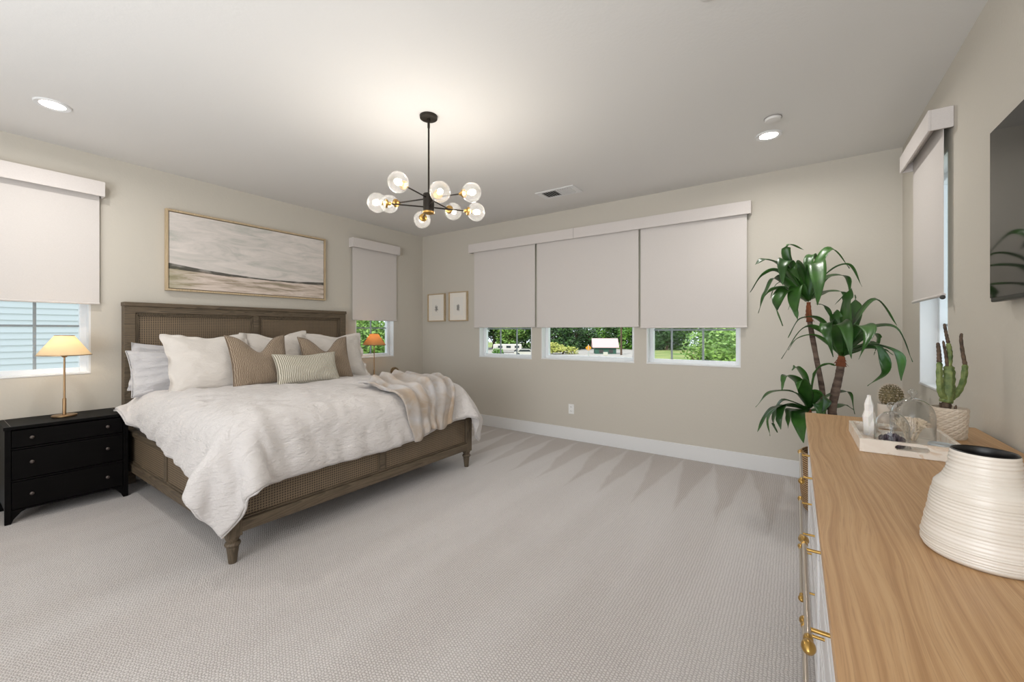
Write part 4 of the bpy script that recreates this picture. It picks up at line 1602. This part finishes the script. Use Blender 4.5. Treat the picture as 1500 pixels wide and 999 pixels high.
def strap_leaf(a, b_, c, e, w, parent, seed):
    N = 22
    pts = catmull([a, b_, c, e], N)
    rs = random.Random(seed)
    tw0 = rs.uniform(-.5, .5)
    tw1 = tw0 + rs.uniform(-.9, .9)
    root = Vector(a)
    rows = []
    for i, p in enumerate(pts):
        t = (pts[min(N, i + 1)] - pts[max(0, i - 1)]).normalized()
        side = t.cross(Vector((0, 0, 1)))
        if side.length < .25:
            hd = (Vector(e) - root)
            hd.z = 0
            side = hd.cross(Vector((0, 0, 1)))
        side.normalize()
        up = side.cross(t).normalized()
        s = i / N
        tw = tw0 + (tw1 - tw0) * s
        sd = side * math.cos(tw) + up * math.sin(tw)
        upn = up * math.cos(tw) - side * math.sin(tw)
        ww = w * 1.4 * min(1, .38 + 2.6 * s) * (1 - s ** 4) ** .9 * (1 if s < .55 else 1 - .35 * ((s - .55) / .45)) * .62
        ww = max(ww, .0012)
        ripple = .004 * math.sin(s * 17 + seed) * min(1, w / .04)
        row = []
        for k, f in enumerate((-1, -.5, 0, .5, 1)):
            dip = -.16 * ww * (1 - f * f) * 1.6
            row.append(p + sd * (ww * f) + upn * (dip + ripple * f * f * (1 if f > 0 else -.6)))
        rows.append(row)
    m_ = MB()
    m_.grid(rows)
    o = m_.build('leaf', M['leaf'], parent, smooth=True)
    sol = o.modifiers.new('thick', 'SOLIDIFY')
    sol.thickness = .0012
    return o


for crown, ctop in ((CROWN_TALL, (.078, 3.641, 1.50)), (CROWN_MID, (.269, 3.72, 1.12)), (CROWN_LOW, (.082, 3.61, .735))):
    for q, (a, b_, c, e, w) in enumerate(crown):
        a = tuple(Vector(ctop) + (Vector(a) - Vector(ctop)) * .3 + Vector((0, 0, .004 * (q % 5) - .008)))
        strap_leaf(a, b_, c, e, w, dr, q * 7 + len(crown))

# ------------------------------------------------------------------ dresser
DX0, DX1, DY0, DY1, DZ = .044, .678, .46, 2.745, .85
ds = thing('dresser', 'long white dresser with a light oak top and brass-ended bar handles', 'dresser', ((DX0 + DX1) / 2, 1.6, 0))
MB().box((DX0, DY0 + .10, DZ - .030), (DX1, DY1, DZ), .003).build('top', M['oak'], ds)
MB().box((DX0, DY0, DZ - .030), (DX1, DY0 + .0995, DZ), .003).build('breadboard_end', M['oak_end'], ds)
b = MB()
fx = DX0 + .012
b.box((fx + .022, DY0 + .02, .16), (DX1 - .005, DY1 - .02, DZ - .031))
b.box((fx, DY0 + .012, .12), (fx + .03, DY0 + .052, DZ - .031), .002)
b.box((fx, DY1 - .052, .12), (fx + .03, DY1 - .012, DZ - .031), .002)
b.box((fx, 1.585, .12), (fx + .03, 1.62, DZ - .031), .002)
b.box((fx - .005, DY0 + .012, DZ - .042), (fx + .03, DY1 - .012, DZ - .0305), .003)
b.box((fx, DY0 + .05, .12), (fx + .03, DY1 - .05, .185), .002)
b.build('case', M['dresser_white'], ds)
for (ya, yb) in ((DY0 + .055, 1.582), (1.623, DY1 - .055)):
    for (za, zb_, hz) in ((.632, .800, .735), (.412, .625, .52), (.192, .405, .30)):
        d = MB()
        d.box((fx + .004, ya, za), (fx + .024, yb, zb_), .003)
        for bx in (((ya + .03, za + .03), (yb - .03, za + .034)), ((ya + .03, zb_ - .034), (yb - .03, zb_ - .03)), ((ya + .03, za + .03), (ya + .034, zb_ - .03)), ((yb - .034, za + .03), (yb - .03, zb_ - .03))):
            d.box((fx + .0015, bx[0][0], bx[0][1]), (fx + .006, bx[1][0], bx[1][1]), .001)
        dw = d.build('drawer', M['dresser_white'], ds)
        yc = (1.115 if ya < 1 else 2.085)
        hx_ = .019
        hd = MB().tube([(hx_, yc - .205, hz), (hx_, yc + .205, hz)], .0056, 14).build('handle', M['steel'], dw, smooth=True, angle=40)
        for s in (-1, 1):
            kb = MB()
            mx = Matrix(((1, 0, 0), (0, s, 0), (0, 0, 1)))
            kb.lathe([(0, -.004), (.0072, -.004), (.0078, 0), (.0078, .006), (.0066, .009), (.0085, .014), (.0112, .021), (.0112, .028), (.008, .036), (.003, .040), (0, .041)], (hx_, yc + s * .20, hz), 18, axis='y', mx=mx)
            kb.build('end_knob', M['brass'], hd, smooth=True, angle=40)
            MB().tube([(hx_, yc + s * .17, hz), (fx + .006, yc + s * .17, hz)], .0040, 12).build('post', M['brass'], hd, smooth=True, angle=40)
for y in (DY0 + .03, DY1 - .075):
    for x in (DX0 + .02, DX1 - .07):
        MB().box((x, y, 0), (x + .045, y + .045, .161), .003).build('leg', M['dresser_white'], ds)

# ------------------------------------------------------------------ things on the dresser
Z = DZ + .0003
# tray
X0, X1, Y0_, Y1_, TH = .194, .474, 1.965, 2.335, .048
tr = thing('serving_tray', 'rectangular cream marble tray with slot handles on the dresser', 'tray', ((X0 + X1) / 2, (Y0_ + Y1_) / 2, Z))
wl = .013
b = MB()
b.box((X0, Y0_, Z), (X1, Y1_, Z + .011), .002)
b.box((X0, Y0_, Z + .009), (X0 + wl, Y1_, Z + TH), .002)
b.box((X1 - wl, Y0_, Z + .009), (X1, Y1_, Z + TH), .002)
mid, zc, hw, hh = (X0 + X1) / 2, Z + .030, .044, .009
for ya in (Y0_, Y1_ - wl):
    inn, out = [], []
    bw, bh0, bh1 = (X1 - X0) / 2 - wl + .001, zc - Z - .009, Z + TH - zc
    angs = sorted([2 * PI * k / 36 for k in range(36)] + [math.atan2(bh1, bw), PI - math.atan2(bh1, bw), PI + math.atan2(bh0, bw), 2 * PI - math.atan2(bh0, bw)])
    for a in angs:
        ca, sa = math.cos(a), math.sin(a)
        ix = mid + math.copysign(hw - hh, ca) + hh * ca if abs(ca) > .02 else mid
        inn.append((ix, zc + hh * sa))
        sc_ = min(bw / max(1e-6, abs(ca)), (bh1 if sa > 0 else bh0) / max(1e-6, abs(sa)))
        out.append((mid + ca * sc_, zc + sa * sc_))
    # outline stays rectangular: snap the corner samples
    R0, R1 = [], []
    for h, dst in ((ya, R0), (ya + wl, R1)):
        dst.append([b.bm.verts.new((p[0], h, p[1])) for p in inn])
        dst.append([b.bm.verts.new((p[0], h, p[1])) for p in out])
    for k in range(40):
        k2 = (k + 1) % 40
        b.bm.faces.new((R0[0][k], R0[0][k2], R0[1][k2], R0[1][k]))
        b.bm.faces.new((R1[0][k], R1[1][k], R1[1][k2], R1[0][k2]))
        b.bm.faces.new((R0[0][k], R1[0][k], R1[0][k2], R0[0][k2]))
        b.bm.faces.new((R0[1][k], R0[1][k2], R1[1][k2], R1[1][k]))
b.build('body', M['marble'], tr)
TZ = Z + .0113

# selenite tower
b = MB()
b.lathe([(0, 0), (.020, 0), (.0215, .03), (.021, .075), (.018, .10), (.0165, .125), (.012, .140), (.0075, .156), (.0065, .163), (0, .165)], (.252, 2.245, TZ), 7, jitter=.14)
s_ = b.build('selenite_tower', M['selenite'], None)
tag(s_, 'rough white selenite crystal tower at the left of the marble tray', 'crystal')


def cloche(name, label, x, y, z, r, hs, htop):
    """r radius, hs height where the dome starts, htop top of the dome"""
    c = thing(name, label, 'glass dome', (x, y, z))
    pr = [(r + .002, 0), (r + .0025, .002), (r, .004), (r, hs)]
    for k in range(1, 11):
        a = PI / 2 * k / 10
        pr.append((r * math.cos(a) if k < 10 else .006, hs + (htop - hs) * math.sin(a)))
    MB().lathe(pr, (x, y, z), 48).build('dome', M['cloche'], c, smooth=True)
    MB().lathe([(.007, htop - .001), (.0055, htop + .005), (.009, htop + .010), (.0145, htop + .019), (.013, htop + .028), (.007, htop + .034), (0, htop + .035)], (x, y, z), 24).build('glass_knob', M['cloche'], c, smooth=True)
    MB().lathe([(r - .001, -.0004), (r + .003, -.0004), (r + .003, .0035), (r - .001, .0035)], (x, y, z), 48).build('rim', M['cloche'], c, smooth=True)
    return c


cloche('small_cloche', 'smaller clear glass dome with knob, covering a purple amethyst', .296, 2.064, TZ, .050, .068, .130)
cloche('large_cloche', 'larger clear glass dome with knob, covering bleached coral', .378, 2.215, TZ, .066, .095, .168)

am = MB()
rs = random.Random(4)
for k in range(70):
    a = rs.uniform(0, 2 * PI)
    rr = .033 * math.sqrt(rs.random())
    x, y = .296 + rr * math.cos(a), 2.064 + rr * math.sin(a)
    hh_ = .032 + .020 * (1 - rr / .033) + rs.uniform(0, .006)
    am.tube([(x, y, TZ), (x + rs.uniform(-.003, .003), y + rs.uniform(-.003, .003), TZ + hh_ * .75), (x, y, TZ + hh_)], [.0060, .0062, .0004], 6)
am = am.build('amethyst_cluster', M['amethyst'])
tag(am, 'dark purple amethyst cluster under the smaller glass dome', 'crystal')

co = MB()


def branch(p, d, ln, r, depth):
    q = p + d * ln
    co.tube([p, (p + q) / 2 + Vector((rs.uniform(-1, 1), rs.uniform(-1, 1), 0)) * .002, q], [r, r * .9, r * .8], 6)
    if depth == 0:
        co.sphere(q, r * .95, 6, 4)
        return
    for k in range(3):
        nd = (d + Vector((rs.uniform(-.9, .9), rs.uniform(-.9, .9), rs.uniform(-.1, .6)))).normalized()
        if q.z + nd.z * ln * .8 < TZ + .004:
            nd.z = abs(nd.z)
        branch(q, nd, ln * .74, r * .8, depth - 1)


for k in range(8):
    a = k * PI / 4 + .2
    branch(Vector((.374 + .010 * math.cos(a), 2.215 + .010 * math.sin(a), TZ + .002)), Vector((math.cos(a) * .4, math.sin(a) * .4, 1)).normalized(), .034, .0040, 3)
co = co.build('bleached_coral', M['cream'], None, smooth=True)
tag(co, 'cream branching coral under the larger glass dome', 'coral')

jr = thing('glass_jar', 'low round clear glass jar with a silver lid on the marble tray', 'jar', (.420, 2.075, TZ))
MB().lathe([(0, .0005), (.029, .0005), (.031, .003), (.031, .030), (.029, .033)], (.420, 2.035, TZ), 36).build('body', M['cloche'], jr, smooth=True, angle=50)
MB().lathe([(0, .033), (.026, .033), (.0285, .036), (.0325, .036), (.034, .032), (.034, .029), (.0315, .029)], (.420, 2.035, TZ), 36).build('lid_rim', M['galv'], jr, smooth=True, angle=40)
jr.location = (.420, 2.035, TZ)
for c_ in jr.children:
    c_.location = (0, .04, 0)

# round cactus in a white cup
bc = thing('ball_cactus', 'round tan-spined cactus in a small white cup behind the glass domes', 'cactus', (.342, 2.50, Z))
MB().lathe([(0, 0), (.030, 0), (.032, .003), (.033, .110), (.0305, .111), (.029, .094), (0, .092)], (.342, 2.50, Z), 28).build('cup', M['ceramic'], bc, smooth=True, angle=40)
b = MB()
c0 = Vector((.356, 2.50, Z + .146))
rows = []
for i in range(41):
    ph = -PI / 2 + PI * i / 40
    row = []
    for k in range(96):
        a = 2 * PI * k / 96
        rr = .047 * (1 + .045 * math.cos(18 * a + 6 * ph) + .03 * math.cos(ph * 26))
        row.append(c0 + Vector((rr * math.cos(ph) * math.cos(a) * .88, rr * math.cos(ph) * math.sin(a) * .88, rr * 1.12 * math.sin(ph))))
    rows.append(row + [row[0]])
b.grid(rows)
b.build('body', M['ball_cactus'], bc, smooth=True)
b = MB()
for i in range(13):
    ph = -1.2 + i * .2
    for k in range(18):
        a = 2 * PI * (k + (i % 2) * .5) / 18 - ph / 3
        nrm = Vector((math.cos(ph) * math.cos(a), math.cos(ph) * math.sin(a), math.sin(ph)))
        p = c0 + Vector((nrm.x * .043, nrm.y * .043, nrm.z * .054))
        for q in range(3):
            dv = (nrm + Vector((rs.uniform(-.6, .6), rs.uniform(-.6, .6), rs.uniform(-.6, .6)))).normalized()
            b.tube([p, p + dv * .0085], [.0008, .0003], 3, cap=False)
b.build('spines', M['pot'], bc)

# tall cactus in a faceted pot
cp = thing('potted_cactus', 'tall three-armed green cactus in a cream diamond-pattern pot', 'cactus', (.525, 2.435, Z))
rows = []
NH, NA = 24, 48
for i in range(NH + 1):
    z = i / NH
    row = []
    for k in range(NA):
        a = 2 * PI * (k + .0) / NA
        l1 = min(abs((i - ci + 2) % 4 - 2) + abs((k - ck + 2) % 4 - 2) for ci, ck in ((0, 0), (2, 2)))
        bumpv = max(0, 1 - l1 / 2) * (1 if 0 < i < NH else 0)
        rr = (.050 + .007 * z) + (.0035 * bumpv)
        row.append((.525 + rr * math.cos(a), 2.435 + rr * math.sin(a), Z + z * .125))
    rows.append(row)
b = MB()
P3 = [list(x) + [x[0]] for x in rows]
b.grid(P3)
bmesh.ops.remove_doubles(b.bm, verts=b.bm.verts, dist=1e-5)
b.lathe([(.057, .125), (.052, .1255), (.050, .10), (0, .10)], (.525, 2.435, Z), 36)
b.lathe([(.0, .0003), (.050, .0)], (.525, 2.435, Z), 36)
b.build('pot', M['pot'], cp)
MB().lathe([(0, .112), (.03, .113), (.0505, .108)], (.525, 2.435, Z), 30).build('soil', M['soil'], cp, smooth=True)


def cact(pts, r0, r1, tips=0, n=16, name='stem', m='cactus'):
    c = catmull(pts, n)
    rad = [r0 + (r1 - r0) * (i / n) for i in range(n + 1)]
    rad = [r * (1 + .10 * math.sin(i * 2.1)) for i, r in enumerate(rad)]
    rad[-1] *= .4
    MB().tube(c, rad, 24, star=(5, .13)).build(name, M[m], cp, smooth=True)


cact([(.513, 2.422, .955), (.514, 2.423, 1.0)], .0150, .0150, name='woody_base', m='cactus_tip', n=6)
cact([(.513, 2.423, .995), (.522, 2.428, 1.045), (.524, 2.429, 1.10), (.523, 2.43, 1.150)], .0185, .016, name='stem')
cact([(.523, 2.430, 1.140), (.527, 2.432, 1.195), (.521, 2.427, 1.243)], .0090, .0070, name='stem')
cact([(.521, 2.427, 1.243), (.514, 2.421, 1.28), (.508, 2.419, 1.323)], .0055, .0045, name='dry_tip', m='cactus_tip')
cact([(.514, 2.420, 1.01), (.496, 2.409, 1.035), (.491, 2.407, 1.09), (.491, 2.407, 1.168)], .0110, .0092, name='arm')
cact([(.491, 2.407, 1.163), (.490, 2.407, 1.20), (.486, 2.404, 1.244)], .0075, .0055, name='dry_tip', m='cactus_tip')
cact([(.519, 2.427, 1.140), (.514, 2.424, 1.19), (.504, 2.416, 1.252)], .0060, .0038, name='dry_tip', m='cactus_tip')
cact([(.528, 2.432, 1.01), (.553, 2.45, 1.036), (.573, 2.464, 1.09), (.579, 2.468, 1.158)], .0100, .0092, name='arm')
cact([(.579, 2.468, 1.152), (.571, 2.462, 1.20), (.565, 2.458, 1.258), (.567, 2.459, 1.283)], .0065, .0045, name='dry_tip', m='cactus_tip')
cact([(.497, 2.42, .958), (.495, 2.419, .995)], .0040, .0025, name='stub', m='cactus_tip', n=6)
cact([(.535, 2.41, .958), (.540, 2.408, .990)], .0050, .0028, name='stub', m='cactus_tip', n=6)

# ribbed vase
VX, VY = .3035, 1.184
prof = [(0, 0), (.080, 0), (.085, .004), (.0885, .012)]
zz = .012
rp = random.Random(3)
ctrl = [(.012, .0885), (.03, .088), (.095, .0765), (.130, .0705), (.137, .0685), (.150, .058), (.163, .0515), (.178, .0485), (.200, .0465)]


def vr(z):
    for (a, ra), (c, rc) in zip(ctrl, ctrl[1:]):
        if z <= c:
            return ra + (rc - ra) * (z - a) / (c - a)
    return ctrl[-1][1]


while zz < .200:
    st = rp.uniform(.0034, .0080)
    amp = rp.uniform(.0007, .0022)
    for q in range(4):
        z_ = zz + st * q / 4
        prof.append((vr(min(.2, z_)) + amp * math.sin(PI * q / 4), z_))
    zz += st
prof += [(.0462, .2045), (.0448, .206), (.0430, .204)]
MBv = MB().lathe(prof, (VX, VY, Z), 72)
vz = thing('vase', 'wide-based white ribbed ceramic vase with a dark opening on the dresser', 'vase', (VX, VY, Z))
MBv.build('body', M['ceramic'], vz, smooth=True)
MB().lathe([(.0463, .2048), (.0448, .2068), (.0425, .2045), (.0425, .19), (.044, .165), (.054, .14), (.062, .12), (.074, .02), (0, .012)], (VX, VY, Z), 56).build('glazed_inside', M['black_glaze'], vz, smooth=True)

# ================================================================== OUTSIDE THE WINDOWS
struct(MB().box((-140, YB + 2.0, -3.4), (60, 130, -3.1)).build('lawn', M['grass']))
bpy.data.objects['lawn']['label'] = 'green lawn sloping away outside'
bpy.data.objects['lawn']['category'] = 'lawn'
g2 = MB().box((-60, -30, -3.4), (XA - T - .8, YB + 1.9, -3.1)).build('side_ground', M['road'])  # out-of-view ground, coloured grey so no green bounces onto the siding
struct(g2)
rd = MB()
rd.prism([(-95, 66), (-40, 60), (-22, 54), (-20, 60), (-29, 92), (-34, 98), (-95, 78)], 'xy', -3.09, -3.06)
struct(tag(rd.build('road', M['road']), 'pale road beyond the lawn', 'road'))


def foliage(c, rx, rz, n, size, m, name='crown', parent=None, seed=0):
    rs = random.Random(seed)
    verts, faces = [], []
    lobes = [(Vector((rs.uniform(-.55, .55), rs.uniform(-.55, .55), rs.uniform(-.6, .6))), rs.uniform(.35, .6)) for _ in range(9)]
    for k in range(n):
        lc, lr = rs.choice(lobes)
        d = Vector((rs.gauss(0, 1), rs.gauss(0, 1), rs.gauss(0, 1))).normalized()
        p = lc + d * lr * (rs.random() ** .35)
        p = Vector((c[0] + p.x * rx, c[1] + p.y * rx, c[2] + p.z * rz))
        a = Vector((rs.gauss(0, 1), rs.gauss(0, 1), rs.gauss(0, .5))).normalized()
        b_ = a.cross((d + Vector((0, 0, .8))).normalized())
        if b_.length < .1:
            continue
        b_.normalize()
        s = size * rs.uniform(.6, 1.3)
        nrm = a.cross(b_) * s * .18
        i = len(verts)
        verts += [p - a * s * .5, p + b_ * s * .24 + nrm, p + a * s * .5, p - b_ * s * .24 + nrm]
        faces += [(i, i + 1, i + 2), (i, i + 2, i + 3)]
    org = Vector(parent.location) if parent else Vector((0, 0, 0))
    me = bpy.data.meshes.new(name)
    me.from_pydata([tuple(v_ - org) for v_ in verts], [], faces)
    me.materials.append(m)
    o = bpy.data.objects.new(name, me)
    COL.objects.link(o)
    o.parent = parent
    return o


def tree(name, label, x, y, rx, rz, zc, n, size, m, seed, group=None, trunk=True):
    t = thing(name, label, 'tree' if 'tree' in name else 'bush', (x, y, -3.1), group)
    foliage((x, y, zc), rx, rz, n, size, m, parent=t, seed=seed)
    b = MB()
    b.tube([(x, y, -3.1), (x + .1 * rx, y, -3.1 + (zc + 3.1) * .5), (x, y, zc)], [rx * .07, rx * .05, rx * .02], 8)
    for k in range(4):
        a = k * 1.7 + seed
        b.tube([(x + .05 * rx, y, zc - rz * .5), (x + rx * .4 * math.cos(a), y + rx * .4 * math.sin(a), zc + rz * .1)], [rx * .03, rx * .01], 6)
    b.build('trunk', M['bark'], t)
    return t


def at(px, t):      # point on the ground seen at a bearing, t metres deep
    u = (px - 750) / 600
    th = R(34.68)
    return t * (-math.sin(th) + u * math.cos(th)), t * (math.cos(th) + u * math.sin(th))


TL = 'trees far beyond the road'
FAR = [(676, 100, 'fol_dark'), (700, 98, 'fol_mid'), (722, 104, 'fol_dark'), (745, 100, 'fol_light'), (768, 106, 'fol_mid'), (790, 102, 'fol_dark'), (812, 98, 'fol_dark'), (838, 96, 'fol_dark'), (862, 103, 'fol_dark'),
       (888, 112, 'fol_mid'), (908, 106, 'fol_dark'), (930, 100, 'fol_mid'), (952, 98, 'fol_dark'), (976, 96, 'fol_dark'), (1002, 98, 'fol_mid'), (1030, 98, 'fol_dark'), (1060, 98, 'fol_mid'), (1092, 92, 'fol_dark'), (1130, 90, 'fol_dark'), (1172, 90, 'fol_dark'), (650, 100, 'fol_dark')]
for q, (px, t, m) in enumerate(FAR):
    x, y = at(px, t)
    lab = {'fol_dark': 'tall dark green tree beyond the road', 'fol_mid': 'tall mid green tree beyond the road', 'fol_light': 'tall bright green tree beyond the road'}[m]
    tree('tree', lab, x, y, 4.6, 5.4, .9, 2600, .75, M[m], q, TL + (' (dark)' if m == 'fol_dark' else ' (mid)' if m == 'fol_mid' else ''))
x, y = at(824, 78)
tree('bush', 'yellow-green bush at the lower left of the middle window view', x, y, 2.9, 1.2, -1.9, 1600, .45, M['fol_yellow'], 31)
x, y = at(727, 60)
tree('bush', 'round green shrub in front of the white trailer', x, y, 1.4, 1.1, -2.2, 900, .3, M['fol_mid'], 33)
x, y = at(1035, 13.5)
tree('tree', 'leafy bright green tree filling the right part of the window nearest the dracaena', x, y, 1.25, 1.6, .35, 5200, .15, M['fol_light'], 35)
x, y = at(1075, 17)
tree('tree', 'mid green tree just behind the bright leafy one', x, y, 1.5, 2.1, .5, 4000, .2, M['fol_mid'], 36)
x, y = at(541, 15)
tree('tree', 'bright green tree outside the narrow window behind the tan lamp', x, y, 1.9, 2.0, .6, 7000, .17, M['fol_light'], 37)
x, y = at(520, 20)
tree('tree', 'darker green tree further out beyond the narrow window', x, y, 2.0, 2.2, 1.1, 5000, .22, M['fol_mid'], 38)
x, y = at(560, 21)
tree('tree', 'green tree rising behind the bright one beyond the narrow window', x, y, 2.6, 2.4, .5, 5000, .24, M['fol_mid'], 39)

# low building with a pink metal roof
x, y = at(886, 80)
br_ = thing('roadside_building', 'low dark green building with a pale pink roof beyond the road', 'building', (x, y, -3.1))
rz = Matrix.Translation((x, y, 0)) @ Matrix.Rotation(R(27), 4, 'Z')
MB().box((-2.0, -1.5, -3.1), (2.0, 2.0, -1.65), mx=rz).build('walls', M['dark_green'], br_)
b = MB()
b.prism([(-1.9, -1.75), (.3, -.1), (2.3, -1.75), (2.3, -1.87), (.3, -.25), (-1.9, -1.87)], 'yz', -2.5, 2.5)
for v_ in b.bm.verts:
    v_.co = rz @ v_.co
b.build('roof', M['pink_roof'], br_)
for k in (-1.2, .6):
    MB().box((k, -1.53, -2.9), (k + .8, -1.48, -2.2), mx=rz).build('doorway', M['dark_slot'], br_)

# long white trailer and parked car seen through the left window
x, y = at(747, 84)
tl_ = thing('white_trailer', 'long low white trailer beyond the lawn', 'trailer', (x, y, -3.1))
rz = Matrix.Translation((x, y, 0)) @ Matrix.Rotation(R(33), 4, 'Z')
MB().box((-3.4, -1, -2.6), (2.4, 1, -1.35), .15, mx=rz).build('body', M['van_white'], tl_)
for k in (-2.4, -.7, 1.0):
    MB().box((k, -1.03, -2.1), (k + .9, -.98, -1.65), mx=rz).build('window', M['van_glass'], tl_)
for k in (-1.8, 1.2):
    MB().lathe([(0, -.1), (.35, -.1), (.35, .1), (0, .1)], tuple(rz @ Vector((k, -.95, -2.75))), 16, axis='y').build('wheel', M['van_glass'], tl_)
x, y = at(769, 72)
cr = thing('white_car', 'white car parked by the trailer', 'car', (x, y, -3.1))
rz = Matrix.Translation((x, y, 0)) @ Matrix.Rotation(R(33), 4, 'Z')
MB().prism([(-1.9, -2.8), (1.9, -2.8), (1.9, -2.35), (1.2, -2.25), (.8, -1.85), (-.9, -1.85), (-1.3, -2.25), (-1.9, -2.35)], 'xz', -.8, .8)
b = MB().prism([(-1.9, -2.8), (1.9, -2.8), (1.9, -2.35), (1.2, -2.25), (.8, -1.85), (-.9, -1.85), (-1.3, -2.25), (-1.9, -2.35)], 'xz', -.8, .8)
for v_ in b.bm.verts:
    v_.co = rz @ v_.co
b.build('body', M['van_white'], cr)
b = MB().prism([(1.1, -2.25), (.75, -1.9), (-.85, -1.9), (-1.2, -2.25)], 'xz', -.82, .82)
for v_ in b.bm.verts:
    v_.co = rz @ v_.co
b.build('windows', M['van_glass'], cr)
for k in (-1.2, 1.2):
    for s in (-.75, .75):
        MB().lathe([(0, -.1), (.32, -.1), (.32, .1), (0, .1)], tuple(rz @ Vector((k, s, -2.78))), 16, axis='y').build('wheel', M['van_glass'], cr)

# yellow traffic sign on a post, white sign post
x, y = at(862, 50)
sg = thing('road_sign', 'yellow road sign on a grey post by the road', 'sign', (x, y, -3.1))
MB().tube([(x, y, -3.1), (x, y, -.3)], .05, 8).build('post', M['galv'], sg)
mx = Matrix.Translation((x, y, -.75)) @ Matrix.Rotation(R(30), 4, 'Z') @ Matrix.Rotation(R(45), 4, 'Y')
MB().box((-.27, -.03, -.27), (.27, -.01, .27), .02, mx=mx).build('plate', M['sign_yellow'], sg)
x, y = at(887, 54)
sg = thing('marker_post', 'white marker post with a small plate in front of the pink-roofed building', 'post', (x, y, -3.1))
MB().tube([(x, y, -3.1), (x, y, -1.9)], .045, 8).build('post', M['van_white'], sg)
mx = Matrix.Translation((x, y, -1.7)) @ Matrix.Rotation(R(30), 4, 'Z')
MB().box((-.3, -.02, -.2), (.3, .02, .25), .02, mx=mx).build('plate', M['van_white'], sg)
x, y = at(910, 75)
sg = thing('utility_pole', 'dark wooden utility pole right of the pink-roofed building', 'pole', (x, y, -3.1))
MB().tube([(x, y, -3.1), (x, y, 4)], [.2, .14], 8).build('pole', M['bark'], sg)

# neighbour's house with lap siding beyond the left window
nh = thing('neighbour_house', 'neighbouring house wall of pale blue lap siding outside the left window', 'house', (-12, -1, -3.1))
b = MB()
nb = 56
poly = [(-12.2, -3.1)]
z = -3.1
st = .118
while z < 3.4:
    poly += [(-11.98, z), (-12.012, z + st)]
    z += st
poly += [(-12.2, z)]
b.prism(poly, 'xz', -8, 4.6)
b.build('siding', M['siding'], nh)
MB().box((-12.22, 4.5, -3.1), (-11.95, 4.66, 3.5)).build('corner_board', M['trim'], nh)
MB().box((-12.6, -8.4, 3.4), (-11.5, 5.0, 3.65), .02).build('eave', M['trim'], nh)
